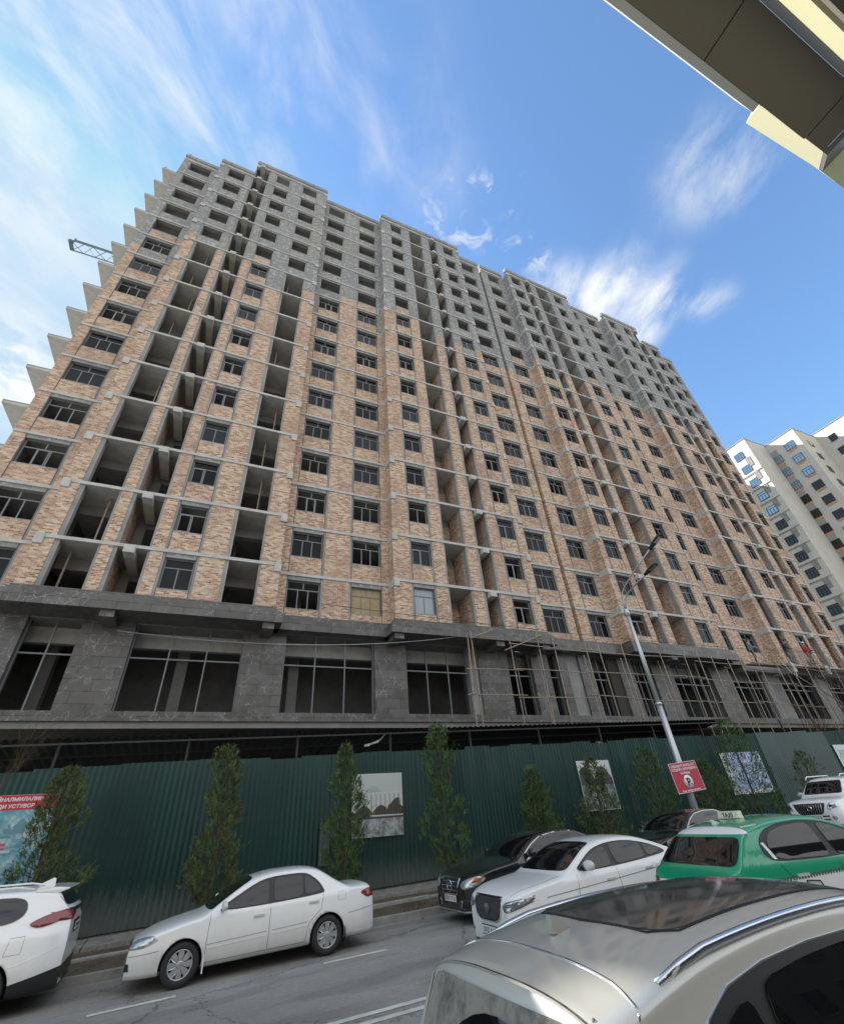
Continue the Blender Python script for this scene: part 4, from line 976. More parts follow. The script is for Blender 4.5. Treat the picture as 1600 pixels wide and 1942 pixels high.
b = MB(); q = [(5.365*K, -.285*K, ZE), (5.365*K, -.8*K, ZE), (5.5*K*k1, -.8*K*k1, ZE*k1), (5.5*K*k1, -.165*K*k1, ZE*k1)]
b.prism([Vector(v)-E0 for v in q], (.03, 0, 0), 'soffit'); b.build('end_panel', ev)
b = MB(); q = [(5.5*K*k1+.001, -.16*K*k1, ZE*k1), (9*K, -.16*K*k1, ZE*k1), (9*K, -.5*K, ZE*k1), (5.5*K*k1+.001, -.5*K, ZE*k1)]
b.prism([Vector(v)-E0 for v in q], (0, 0, .06), 'pcream'); b.build('side_soffit', ev)
b = MB(); yw = -.76*K
eb(b, -4, 5.36*K, yw-.03, yw, ZE*.93, ZE, 'fascia'); eb(b, -4, 5.36*K, yw-.035, yw-.002, ZE*.805, ZE*.925, 'fcream'); b.build('cream_band', ev)
b = MB(); eb(b, -4, 5.36*K, yw-.05, yw-.012, ZE*.775, ZE*.80, 'soffit'); eb(b, -4, 5.36*K, yw-.09, yw-.05, -.6, ZE*.77, 'tint'); eb(b, -4, 5.36*K, yw-.1, yw-.02, -2.05, -.6, 'soffit'); b.build('shopfront', ev)
b = MB(); eb(b, -4, 9*K, -3, yw-.1, ZE*1.02, ZE*1.05, 'greywall'); b.build('roof', ev)
from mathutils.geometry import interpolate_bezier
from mathutils.interpolate import poly_3d_calc
from mathutils.kdtree import KDTree
# ------------------------------------------------------------------ vehicles
def interp(pts, x):
    if x <= pts[0][0]: return pts[0][1]
    for i in range(len(pts)-1):
        (a, u), (c, v) = pts[i], pts[i+1]
        if x <= c:
            t = (x-a)/(c-a)
            m0 = (v-u)/(c-a) if i == 0 else (v-pts[i-1][1])/(c-pts[i-1][0])
            m1 = (v-u)/(c-a) if i == len(pts)-2 else (pts[i+2][1]-u)/(pts[i+2][0]-a)
            sec = (v-u)/(c-a)
            def lim(m): return 0 if m*sec <= 0 else math.copysign(min(abs(m), 3*abs(sec)), sec)
            m0, m1 = lim(m0), lim(m1); h = c-a
            return u*(2*t**3-3*t*t+1)+m0*h*(t**3-2*t*t+t)+v*(-2*t**3+3*t*t)+m1*h*(t**3-t*t)
    return pts[-1][1]
class Car:
    """local frame: front bumper at x=0, tail at x=-L, y left, z up from the road. s = distance behind the front bumper"""
    def __init__(c, name, label, L, W, top, belt, paint, zones=None, tum=.36, nose=.30, tail=.24, zb=.2, rr=.13, cat='car', corner=(.55, .45), crown=2.5):
        c.L, c.W, c.top, c.belt, c.tum, c.nose, c.tail, c.zb, c.rr, c.corner, c.crown = L, W, top, belt, tum, nose, tail, zb, rr, corner, crown
        c.root = empty(name, label=label, cat=cat)
        b = MB(); c.b = b; bm = b.bm; pi = b.mi(paint)
        ss = []; s = 0
        while s < L-.001:
            ss.append(s); e = min(s, L-s); s += .018 if e < .12 else (.035 if e < .4 else .06)
        ss.append(L); rings = []
        for s in ss:
            zt = interp(top, s); zr = zt-min(rr, (zt-zb)*.4); R_ = []
            nS, nT = 20, 14
            bot = [(0, zb+.02), (c.w(s)*.55, zb+.01), (c.sy(s, zb)*.93, zb)]
            half = [(y, z) for y, z in bot]
            for k in range(nS+1): z = zb+.05+(zr-zb-.05)*k/nS; half.append((c.sy(s, z), z))
            Y0 = c.sy(s, zr)
            for k in range(1, nT+1):
                a = math.pi/2*k/nT; n = crown
                half.append((Y0*max(0, math.cos(a))**(2/n), zr+(zt-zr)*math.sin(a)**(2/n)))
            pts = [(y, z) for y, z in half]+[(-y, z) for y, z in half[-2:0:-1]]
            rings.append([bm.verts.new((-s, y, z)) for y, z in pts])
        for A, B in zip(rings, rings[1:]):
            n = len(A)
            for q in range(n):
                f = bm.faces.new((A[q], B[q], B[(q+1) % n], A[(q+1) % n])); f.material_index = pi; f.smooth = True
        for R_ in (rings[0], rings[-1]): f = bm.faces.new(R_); f.material_index = pi
        bmesh.ops.recalc_face_normals(bm, faces=bm.faces)
        c.zones = zones; c.arches = []
    def w(c, s):
        ef, er = s, c.L-s; W = c.W/2
        f = 1-(c.nose*(1-ef/c.corner[0])**2.3 if ef < c.corner[0] else 0); r = 1-(c.tail*(1-er/c.corner[1])**2.3 if er < c.corner[1] else 0)
        return W*f*r*(1-.03*abs(2*s/c.L-1)**2)
    def sy(c, s, z):
        w = c.w(s); bz = c.belt(s) if callable(c.belt) else c.belt
        zm = .58
        def lower(z): 
            return w*(1-(.10*((zm-z)/.4)**2 if z < zm else .045*((z-zm)/.4)**2)) - (.012 if zm-.02 < z < zm+.05 else 0)*0
        if z <= bz: return lower(z)
        e = z-bz; base = lower(bz)
        return base-.02*min(1, e/.03)-c.tum*e-.18*e*e
    def arch(c, s, r, depth=.3):
        c.arches.append((s, r)); c.depth = depth
    def finish(c, paintz=None, cuts=()):
        bmx = c.b.bm
        for co, no in cuts: bmesh.ops.bisect_plane(bmx, geom=bmx.verts[:]+bmx.edges[:]+bmx.faces[:], plane_co=co, plane_no=no)
        me = bpy.data.meshes.new('body'); c.b.bm.to_mesh(me); 
        for m in c.b.mats: me.materials.append(MT[m])
        o = bpy.data.objects.new('body', me); COL.objects.link(o)
        cut = []
        for s, r in c.arches:
            for sd in (-1, 1):
                k = MB(); rad = r; yc = sd*(c.W/2+.1); k.lathe([(0, -c.depth-.1), (rad, -c.depth-.1), (rad, .25), (0, .25)], 'black', (0, 0, 0), 'y', 40, False)
                ko = k.build('cut'); ko.location = (-s, sd*(c.W/2), c.wr); 
                if sd < 0: ko.rotation_euler = (0, 0, math.pi)
                bpy.context.view_layer.update(); md = o.modifiers.new('b', 'BOOLEAN'); md.operation = 'DIFFERENCE'; md.solver = 'EXACT'; md.object = ko; md.material_mode = 'TRANSFER'; cut.append(ko)
        dg = bpy.context.evaluated_depsgraph_get(); m2 = bpy.data.meshes.new_from_object(o.evaluated_get(dg)); 
        for k in cut: bpy.data.objects.remove(k)
        o.modifiers.clear(); o.data = m2; m2.name = 'body'
        names = [m.name if m else '' for m in m2.materials]
        def slot(k):
            if MT[k].name not in [m.name for m in m2.materials if m]: m2.materials.append(MT[k])
            return [m.name if m else '' for m in m2.materials].index(MT[k].name)
        dk = slot('black')
        for p in m2.polygons:
            q = p.center
            if any(abs(math.hypot(q.x+s, q.z-c.wr)-r) < .02 and abs(p.normal.y) < .5 for s, r in c.arches) and abs(q.y) > c.W/2-c.depth-.15: p.material_index = dk; p.use_smooth = False
            elif paintz:
                k = paintz(-q.x, q.y, q.z)
                if k: p.material_index = slot(k)
        o.parent = c.root; c.body = o
        bm = bmesh.new(); bm.from_mesh(m2); bm.normal_update(); bm.verts.ensure_lookup_table(); bm.faces.ensure_lookup_table(); c.bvh = BVHTree.FromBMesh(bm)
        c.fv = [([v.index for v in f.verts]) for f in bm.faces]; c.vc = [v.co.copy() for v in bm.verts]; c.vn = [v.normal.copy() for v in bm.verts]; bm.free(); return o
    def decal(c, pts, d, m, name, parent=None, eps=.008, grid=.04, thick=.010, up=False):
        if name in ('window', 'window_trim', 'windscreen', 'rear_window', 'glass_roof', 'headlight', 'tail_light', 'grille'):
            for _ in range(2):
                q = []
                for i in range(len(pts)):
                    a, b_ = Vector(pts[i]), Vector(pts[(i+1) % len(pts)]); l = (b_-a).length; t = min(.25, .05/max(l, .001)) if name != 'window_trim' else .22
                    q += [a.lerp(b_, t), a.lerp(b_, 1-t)]
                pts = q
        """pts: outline as 3d points on a plane outside the body, thrown onto the body along d"""
        d = Vector(d).normalized(); bm = bmesh.new(); f = bm.faces.new([bm.verts.new(p) for p in pts]); n = f.normal.copy() if f.normal.length else d; bm.normal_update(); bmesh.ops.triangulate(bm, faces=bm.faces[:])
        ax = [i for i in range(3)]
        for i in ax:
            lo, hi = min(p[i] for p in pts), max(p[i] for p in pts)
            if hi-lo < grid*1.2: continue
            t = lo+grid
            while t < hi-.004:
                no = [0, 0, 0]; no[i] = 1; co = [0, 0, 0]; co[i] = t
                bmesh.ops.bisect_plane(bm, geom=bm.verts[:]+bm.edges[:]+bm.faces[:], plane_co=co, plane_no=no); t += grid
        for v in bm.verts: v.tag = False
        ok = 0; NM = []
        for v in bm.verts:
            h, nn, fi, _ = c.bvh.ray_cast(v.co, d)
            if h is not None:
                iv = c.fv[fi]
                if len(iv) <= 6:
                    ws = poly_3d_calc([c.vc[j] for j in iv], h); nn = sum((c.vn[j]*w_ for j, w_ in zip(iv, ws)), Vector()).normalized()
                if nn.dot(d) > 0: nn = -nn
                v.co = h-d*eps; ok += 1; NM.append((v.co.copy(), nn))
            else: v.tag = True
        bad = [v for v in bm.verts if v.tag]
        if bad: bmesh.ops.delete(bm, geom=bad, context='VERTS')
        if thick:
            r = bmesh.ops.extrude_face_region(bm, geom=bm.faces[:]); 
            for v in [g for g in r['geom'] if isinstance(g, bmesh.types.BMVert)]: v.co -= d*thick*.3
            for f in bm.faces: f.smooth = False
        bmesh.ops.recalc_face_normals(bm, faces=bm.faces)
        for f in bm.faces: f.smooth = abs(f.normal.dot(d)) > .3
        me = bpy.data.meshes.new(name); bm.to_mesh(me); bm.free(); me.materials.append(MT[m])
        if NM and m in ('tint', 'dusty', 'dust', 'black'):
            kd = KDTree(len(NM))
            for i, (co, _) in enumerate(NM): kd.insert(co, i)
            kd.balance(); me.normals_split_custom_set_from_vertices([NM[kd.find(v.co)[1]][1] for v in me.vertices])
        o = bpy.data.objects.new(name, me); COL.objects.link(o); o.parent = parent or c.root; return o
    def side(c, poly, m, name, both=True, parent=None, **k):
        r = []
        for sd in ((1, -1) if both else (-1,)):
            r.append(c.decal([(-s, sd*2.0, z) for s, z in poly], (0, -sd, 0), m, name, parent, **k))
        return r
    def front(c, poly, m, name, parent=None, **k): return c.decal([(.8, y, z) for y, z in poly], (-1, 0, 0), m, name, parent, **k)
    def back(c, poly, m, name, parent=None, **k): return c.decal([(-c.L-.8, y, z) for y, z in poly], (1, 0, 0), m, name, parent, **k)
    def over(c, poly, m, name, parent=None, **k): return c.decal([(-s, y, 3.0) for s, y in poly], (0, 0, -1), m, name, parent, **k)
    def line(c, pts, name='seam', sd=-1, r=.004, m='black', axis='side', off=0):
        out_ = []
        for a, q in zip(pts, pts[1:]):
            n = max(1, int(math.hypot(q[0]-a[0], q[1]-a[1])/.05))
            for k in range(n): out_.append((a[0]+(q[0]-a[0])*k/n, a[1]+(q[1]-a[1])*k/n))
        out_.append(pts[-1]); P3 = []
        for s, z in out_:
            if axis == 'side': h = c.bvh.ray_cast(Vector((-s, sd*2, z)), Vector((0, -sd, 0)))[0]
            elif axis == 'over': h = c.bvh.ray_cast(Vector((-s, z, 3)), Vector((0, 0, -1)))[0]
            elif axis == 'front': h = c.bvh.ray_cast(Vector((.8, s, z)), Vector((-1, 0, 0)))[0]
            else: h = c.bvh.ray_cast(Vector((-c.L-.8, s, z)), Vector((1, 0, 0)))[0]
            if h: P3.append(h+Vector((.014 if axis == 'front' and 'gril' in name else 0, 0, 0)))
        if len(P3) > 1: b = MB(); b.tube(P3, r, m, 4); return b.build(name, c.root)
    def wheels(c, ss, r, tw=.2, rim='hub', spokes=9, rimr=.68, style=0):
        c.wmesh = None
        for s in ss:
            for sd in (1, -1):
                w = empty('wheel', (-s, sd*(c.W/2-.03), r)); w.parent = c.root
                if sd < 0: w.rotation_euler = (0, 0, math.pi)
                if c.wmesh is None:
                    b = MB(); R_ = r*rimr
                    b.lathe([(R_, -tw), (r-.03, -tw), (r-.005, -tw+.03), (r, -tw+.06), (r, -.06), (r-.005, -.03), (r-.03, -.004), (R_+.01, .0), (R_-.005, -.012), (R_-.01, -tw)], 'rubber', n=44); ty = b.build('tyre', w, smooth=True)
                    b = MB(); b.lathe([(0, -.09), (R_-.01, -.09)], 'ink', n=30); b.lathe([(R_-.008, -.1), (R_-.006, -.014), (R_-.022, -.010), (R_-.03, -.03), (R_-.03, -.09)], rim, n=40)
                    b.lathe([(0, -.012), (.035, -.014), (.065, -.022), (.075, -.08)], rim, n=20)
                    for k in range(spokes):
                        a = 2*math.pi*k/spokes; X = Matrix.Rotation(a, 4, 'Y'); h = math.pi*R_/spokes*(.62 if style == 0 else .36)
                        q = [Vector((.05, -.018, -h*.35)), Vector((R_*.55, -.012, -h*.85)), Vector((R_-.02, -.02, -h*.9)), Vector((R_-.02, -.02, h*.9)), Vector((R_*.55, -.012, h*.85)), Vector((.05, -.018, h*.35))]
                        b.prism([X @ v for v in q], (0, -.03, 0), rim)
                    ri = b.build('rim', w); c.wmesh = (ty, ri)
                else: dup(c.wmesh[0], w); dup(c.wmesh[1], w)
    def mirror(c, s, z, m, y=None, sz=1.0):
        y = y or c.sy(s, z)
        for sd in (1, -1):
            b = MB(); bm = b.bm; r = bmesh.ops.create_uvsphere(bm, u_segments=14, v_segments=10, radius=1)
            for v in r['verts']: v.co = Vector((v.co.x*.055*sz+(.02 if v.co.y > 0 else 0)*0, v.co.y*.115*sz, v.co.z*.075*sz)); 
            for v in r['verts']:
                if v.co.x < -.02: v.co.x = -.02
            for f in bm.faces: f.smooth = True; f.material_index = b.mi(m)
            o = b.build('door_mirror', c.root); o.location = (-s, sd*(y+.14), z+.05); o.rotation_euler = (0, 0, sd*.25)
            b = MB(); b.box(-.02, .02, -.08, .06, -.015, .015, 'black'); k = b.build('mirror_stalk', o); k.location = (0, -sd*.07, -.06)
    def plate(c, z, txt, rear=False, w=.52, h=.112, tilt=0):
        x = (c.bvh.ray_cast(Vector((-c.L-.8, 0, z)), Vector((1, 0, 0)))[0] if rear else c.bvh.ray_cast(Vector((.8, 0, z)), Vector((-1, 0, 0)))[0]).x
        sg_ = -1 if rear else 1
        r = empty('number_plate', (x+sg_*.02, 0, z), rz=math.pi/2*sg_+0); r.parent = c.root
        b = MB(); b.box(-w/2-.012, w/2+.012, 0, .02, -h/2-.012, h/2+.012, 'black'); b.box(-w/2, w/2, -.004, .0, -h/2, h/2, 'plate'); b.build('plate', r)
        text(txt, .105, 'ink', 'lettering', r, (0, -.0065, -h/2+.02), ext=.001)
    def place(c, x, y, rz, z=None):
        cx = x; c.root.location = (x, y, (gz(x, y) if z is None else z)); c.root.rotation_euler = (0, 0 if z is not None else (-.02 if abs(rz) < 1 else .02), rz)
def seams(c, belt_pts, door_s, z0, zt, handles, sd=(-1, 1)):
    for d in sd:
        for pts in door_s: c.line(pts, 'door_seam', d)
        for s, z in handles:
            y = c.bvh.ray_cast(Vector((-s, d*2, z)), Vector((0, -d, 0)))[0]
            if y:
                b = MB(); b.box(-.10, .10, -.012, .022, -.016, .016, c.hm); o = b.build('door_handle', c.root); o.location = (-s, y.y-(.0 if d < 0 else 0), z); o.rotation_euler = (0, 0, 0 if d > 0 else math.pi)

# ---- 1 white sedan at the kerb (side view)
def sedan_white():
    top = [(0, .60), (.03, .68), (.12, .735), (.4, .83), (.9, .925), (1.12, .955), (1.22, .985), (1.5, 1.14), (1.9, 1.345), (2.15, 1.42), (2.5, 1.46), (2.9, 1.462), (3.2, 1.44), (3.42, 1.385), (3.8, 1.17), (4.05, 1.06), (4.2, 1.045), (4.45, 1.035), (4.55, .99), (4.6, .86)]
    belt = lambda s: .915+.055*min(1, max(0, (s-1)/3))
    c = Car('sedan_car', 'white four door sedan parked side on at the kerb', 4.6, 1.70, top, belt, 'pwhite', tum=.40, nose=.30, tail=.2, zb=.21, rr=.085); c.wr = .315; c.hm = 'pwhite'
    c.arch(.88, .355); c.arch(3.56, .355); c.finish(lambda s, y, z: 'black' if z < .215 else None, [((0, 0, .215), (0, 0, 1))])
    c.wheels((.88, 3.56), .315, .19, 'hub', 8)
    c.side([(1.36, .965), (1.70, 1.13), (2.05, 1.285), (2.25, 1.345), (2.52, 1.37), (2.95, 1.367), (3.16, 1.34), (3.38, 1.19), (3.50, 1.02), (3.46, .985), (2.5, .955)], 'black', 'window_trim', eps=.005)
    c.side([(1.50, .985), (1.76, 1.12), (2.08, 1.26), (2.25, 1.315), (2.36, 1.33), (2.36, .968)], 'tint', 'window', eps=.015)
    c.side([(2.46, .975), (2.46, 1.335), (2.95, 1.332), (3.04, 1.32), (3.04, .993)], 'tint', 'window', eps=.015)
    c.side([(3.08, .998), (3.08, 1.31), (3.15, 1.295), (3.33, 1.17), (3.44, 1.03)], 'tint', 'window', eps=.015)
    c.front([(-.70, 1.0), (.70, 1.0), (.68, 1.05), (.56, 1.36), (.3, 1.395), (-.3, 1.395), (-.56, 1.36), (-.68, 1.05)], 'tint', 'windscreen', grid=.04)
    c.back([(-.56, 1.10), (.56, 1.10), (.46, 1.36), (-.46, 1.36)], 'tint', 'rear_window', grid=.04)
    for sd in (1, -1):
        c.decal([(.3-.0, sd*1.3, z) if 0 else p for p in [(.35, sd*(.42), .60), (.35, sd*.80, .62), (.35, sd*.84, .73), (.35, sd*.74, .775), (.35, sd*.45, .73)] for z in (0,)], (-1, 0, 0), 'lens', 'headlight', eps=.01)
        c.side([(.06, .615), (.34, .66), (.44, .765), (.30, .775), (.10, .72)], 'lens', 'headlight', both=False, eps=.008) if sd < 0 else c.decal([(-s, 2, z) for s, z in [(.06, .615), (.34, .66), (.44, .765), (.30, .775), (.10, .72)]], (0, -1, 0), 'lens', 'headlight', eps=.008)
        c.decal([(-s, sd*2, z) for s, z in [(4.38, .80), (4.57, .79), (4.57, .95), (4.37, .945)]], (0, -sd, 0), 'redlens', 'tail_light', eps=.01)
        c.decal([(-c.L-.5, sd*y, z) for y, z in [(.48, .80), (.80, .80), (.80, .95), (.48, .95)]], (1, 0, 0), 'redlens', 'tail_light', eps=.01)
        c.decal([(.3, sd*y, z) for y, z in [(.48, .33), (.62, .33), (.62, .43), (.48, .43)]], (-1, 0, 0), 'black', 'fog_lamp', eps=.008)
        c.line([(.02, .52), (.5, .56)], 'bumper_seam', sd); c.line([(4.0, .60), (4.58, .64)], 'bumper_seam', sd)
        b = MB(); h = [(1.28, .47), (2.34, .50)], [(2.44, .50), (3.14, .525)]
        for pr in h: c.line(pr, 'side_moulding', sd, .008, 'pwhite'); c.line([(pr[0][0], pr[0][1]+.055), (pr[1][0], pr[1][1]+.055)], 'side_moulding', sd, .004, 'galvd')
        b.bm.free()
        c.line([(3.78, .83), (3.94, .83), (3.94, .96), (3.78, .96), (3.78, .83)], 'fuel_flap', sd, .003, 'galvd')
    c.front([(-.4, .60), (.4, .60), (.4, .68), (-.4, .68)], 'black', 'grille')
    seams(c, None, [[(1.30, .95), (1.27, .6), (1.27, .28), (2.38, .28), (2.40, .95)], [(2.40, .28), (3.1, .28), (3.17, .55), (3.42, .75), (3.47, 1.0)]], 0, 0, [(2.18, .81), (3.26, .87)])
    c.mirror(1.52, .99, 'pwhite')
    b = MB(); b.tube([(-2.2, .45, 1.42), (-1.95, .47, 1.62)], .004, 'black', 4); b.build('aerial', c.root)
    for s in (1.26, 3.93):
        for sd in (-1, 1): b = MB(); b.box(-.01, .01, -.09, .09, -.16, .1, 'white' if s < 2 else 'black'); o = b.build('mud_flap', c.root); o.location = (-s, sd*.74, .30)
    c.plate(.42, '3124 TT 01'); c.place(-.62, 12.82, math.pi+.03); return c
sedan_white()

# ---- 2 white crossover at the left edge (rear three-quarter)
def suv_left():
    top = [(0, .68), (.05, .80), (.3, .92), (1.0, 1.04), (1.25, 1.09), (1.7, 1.42), (2.1, 1.62), (2.6, 1.69), (3.3, 1.70), (3.9, 1.67), (4.22, 1.63), (4.38, 1.60), (4.44, 1.55), (4.60, 1.36), (4.66, 1.30), (4.70, .95)]
    belt = lambda s: 1.03
    c = Car('crossover_car', 'white crossover with wraparound red tail lamps at the left edge', 4.7, 1.86, top, belt, 'pwhite', tum=.33, nose=.28, tail=.20, zb=.24, rr=.12, corner=(.55, .5)); c.wr = .36; c.hm = 'chrome'
    c.arch(.9, .41); c.arch(3.63, .41); c.finish(lambda s, y, z: 'black' if z < .40 or (s > 3.9 and z < .40+.14*(s-3.9)/.8) else None, [((0, 0, .40), (0, 0, 1)), ((-3.9, 0, .4), (.175, 0, 1))])
    c.wheels((.9, 3.63), .36, .22, 'hub', 5, .72, 1)
    c.side([(1.45, 1.12), (1.9, 1.42), (2.3, 1.55), (3.0, 1.60), (3.75, 1.56), (3.93, 1.50), (3.98, 1.32), (3.82, 1.22), (2.5, 1.13)], 'tint', 'window', grid=.04)
    for sd in (1, -1):
        c.decal([(-s, sd*2, z) for s, z in [(4.04, 1.17), (4.28, 1.26), (4.66, 1.32), (4.70, 1.21), (4.42, 1.13), (4.22, 1.10)]], (0, -sd, 0), 'redlens', 'tail_light', eps=.014)
        c.decal([(-c.L-.5, sd*y, z) for y, z in [(.30, 1.24), (.92, 1.31), (.92, 1.16), (.60, 1.14), (.42, 1.18)]], (1, 0, 0), 'redlens', 'tail_light', eps=.014)
        c.line([(3.85, .80), (4.08, .80), (4.08, 1.02), (3.88, 1.02), (3.85, .80)], 'fuel_flap', sd, .0035, 'galvd')
        c.line([(4.40, 1.5), (4.60, 1.3)], 'tailgate_seam', sd, .004)
        c.line([(3.5, .62), (4.1, .66), (4.6, .80)], 'crease', sd, .006, 'pwhite')
    b = MB(); b.prism([(-4.0, -.60, 1.662), (-4.3, -.60, 1.645), (-4.52, -.58, 1.615), (-4.52, -.58, 1.60), (-4.36, -.60, 1.55), (-4.0, -.60, 1.60)], (0, 1.2, 0), 'pwhite'); b.build('spoiler', c.root)
    c.back([(-.66, 1.36), (.66, 1.36), (.57, 1.58), (-.57, 1.58)], 'tint', 'rear_window', eps=.01)
    c.back([(-.62, 1.25), (.62, 1.25), (.62, 1.31), (-.62, 1.31)], 'black', 'light_bar', eps=.016)
    c.back([(-.30, .92), (.30, .92), (.30, 1.10), (-.30, 1.10)], 'black', 'plate_recess', eps=.01)
    c.plate(1.01, '7710 AA 01', True)
    c.back([(-.75, .56), (-.35, .56), (-.35, .585), (-.75, .60)], 'chrome', 'badge', eps=.012)
    b = MB(); b.prism([(-3.9, -.012, 1.68), (-4.18, -.012, 1.64), (-4.16, -.012, 1.76), (-4.12, -.012, 1.77)], (0, .024, 0), 'pwhite'); b.build('roof_aerial', c.root)
    for sd in (-1, 1):
        b = MB(); b.tube([(-1.9, sd*.56, 1.56), (-2.1, sd*.57, 1.65), (-2.9, sd*.57, 1.73), (-3.7, sd*.56, 1.70), (-3.95, sd*.55, 1.65)], .016, 'pwhite', 8); b.build('roof_rail', c.root)
        b = MB(); b.box(-4.72, -4.5, sd*.5-.12, sd*.5+.12, .30, .37, 'chrome'); b.build('exhaust_trim', c.root)
    c.mirror(1.7, 1.15, 'pwhite'); c.hm = 'pwhite'
    c.place(-6.35, 13.2, math.pi+.02); return c
suv_left()

def star(c, z, y=0, r=.09, m='chrome', x=None):
    h = c.bvh.ray_cast(Vector((.8, y, z)), Vector((-1, 0, 0)))[0]; x = h.x+.03
    b = MB(); b.lathe([(r, -.008), (r+.014, 0), (r, .008), (r-.012, 0), (r, -.008)], m, (0, 0, 0), 'x', 26)
    for k in range(3):
        a = math.pi/2+k*2*math.pi/3; t = Vector((0, math.cos(a)*r, math.sin(a)*r)); n = Vector((0, -math.sin(a), math.cos(a)))*.018
        b.prism([Vector((-.006, 0, 0))+n, t+Vector((-.006, 0, 0)), Vector((-.006, 0, 0))-n], (.012, 0, 0), m)
    o = b.build('emblem', c.root); o.location = (x, y, z)
# ---- 3 black saloon at the kerb
def black_saloon(x, y, label, det=True):
    top = [(0, .64), (.03, .74), (.12, .82), (.5, .93), (1.2, 1.01), (1.38, 1.04), (1.8, 1.26), (2.1, 1.385), (2.5, 1.46), (2.95, 1.475), (3.4, 1.44), (3.8, 1.30), (4.15, 1.14), (4.4, 1.10), (4.75, 1.07), (4.84, 1.0), (4.88, .85)]
    belt = lambda s: .95+.05*max(0, (s-1)/3.6)
    c = Car('saloon_car', label, 4.88, 1.85, top, belt, 'pblack', tum=.40, nose=.30, tail=.22, zb=.19, rr=.08); c.wr = .33; c.hm = 'chrome'
    c.arch(.86, .37); c.arch(3.73, .37); c.finish()
    c.wheels((.86, 3.73), .33, .21, 'hub', 5, .7, 1)
    c.side([(1.55, 1.02), (1.95, 1.22), (2.3, 1.345), (2.8, 1.39), (3.3, 1.37), (3.75, 1.20), (3.92, 1.06), (2.6, 1.01)], 'tint', 'window', grid=.04)
    for sd in (1, -1): c.line([(1.53, 1.03), (1.93, 1.24), (2.28, 1.37), (2.8, 1.415), (3.3, 1.395), (3.78, 1.21), (3.95, 1.05)], 'window_chrome', sd, .006, 'chrome')
    c.front([(-.74, 1.06), (.74, 1.06), (.60, 1.40), (-.60, 1.40)], 'tint', 'windscreen', grid=.04)
    c.back([(-.6, 1.17), (.6, 1.17), (.5, 1.38), (-.5, 1.38)], 'tint', 'rear_window', grid=.04)
    if det:
        c.front([(-.36, .62), (-.32, .52), (.32, .52), (.36, .62), (.37, .76), (.33, .80), (-.33, .80), (-.37, .76)], 'ink', 'grille', eps=.012)
        for z in (.585, .66, .735): c.line([(-.35, z), (.35, z)], 'grille_bar', 1, .011, 'chrome', 'front')
        c.line([(-.35, .79), (-.37, .70), (-.31, .52), (.31, .52), (.37, .70), (.35, .79), (-.35, .79)], 'grille_surround', 1, .014, 'chrome', 'front')
        star(c, .665, 0, .105)
        for sd in (1, -1):
            hl = c.decal([(.35, sd*y_, z) for y_, z in [(.43, .66), (.60, .60), (.86, .68), (.90, .80), (.82, .84), (.55, .77)]], (-1, 0, 0), 'lens', 'headlight', eps=.014)
            c.decal([(.35, sd*y_, z) for y_, z in [(.76, .72), (.86, .74), (.88, .80), (.80, .81)]], (-1, 0, 0), 'amber', 'indicator', hl, eps=.022)
            c.decal([(.35, sd*y_, z) for y_, z in [(.45, .30), (.80, .32), (.78, .46), (.50, .43)]], (-1, 0, 0), 'ink', 'air_intake', eps=.01)
            c.decal([(.35, sd*y_, z) for y_, z in [(.42, .30), (.48, .30), (.52, .42), (.47, .44)]], (-1, 0, 0), 'chrome', 'intake_trim', eps=.012)
        c.line([(-.75, .235), (.75, .235)], 'lip', 1, .018, 'chrome', 'front'); c.plate(.44, '5050 TT 01')
    c.mirror(1.75, 1.05, 'pblack'); c.place(x, y, math.pi+.06); c.root.scale = (1.05,)*3; return c
black_saloon(6.05, 12.6, 'black saloon with a three pointed star grille parked at the kerb')
black_saloon(12.35, 12.95, 'black saloon mostly hidden behind the green taxi roof', False)

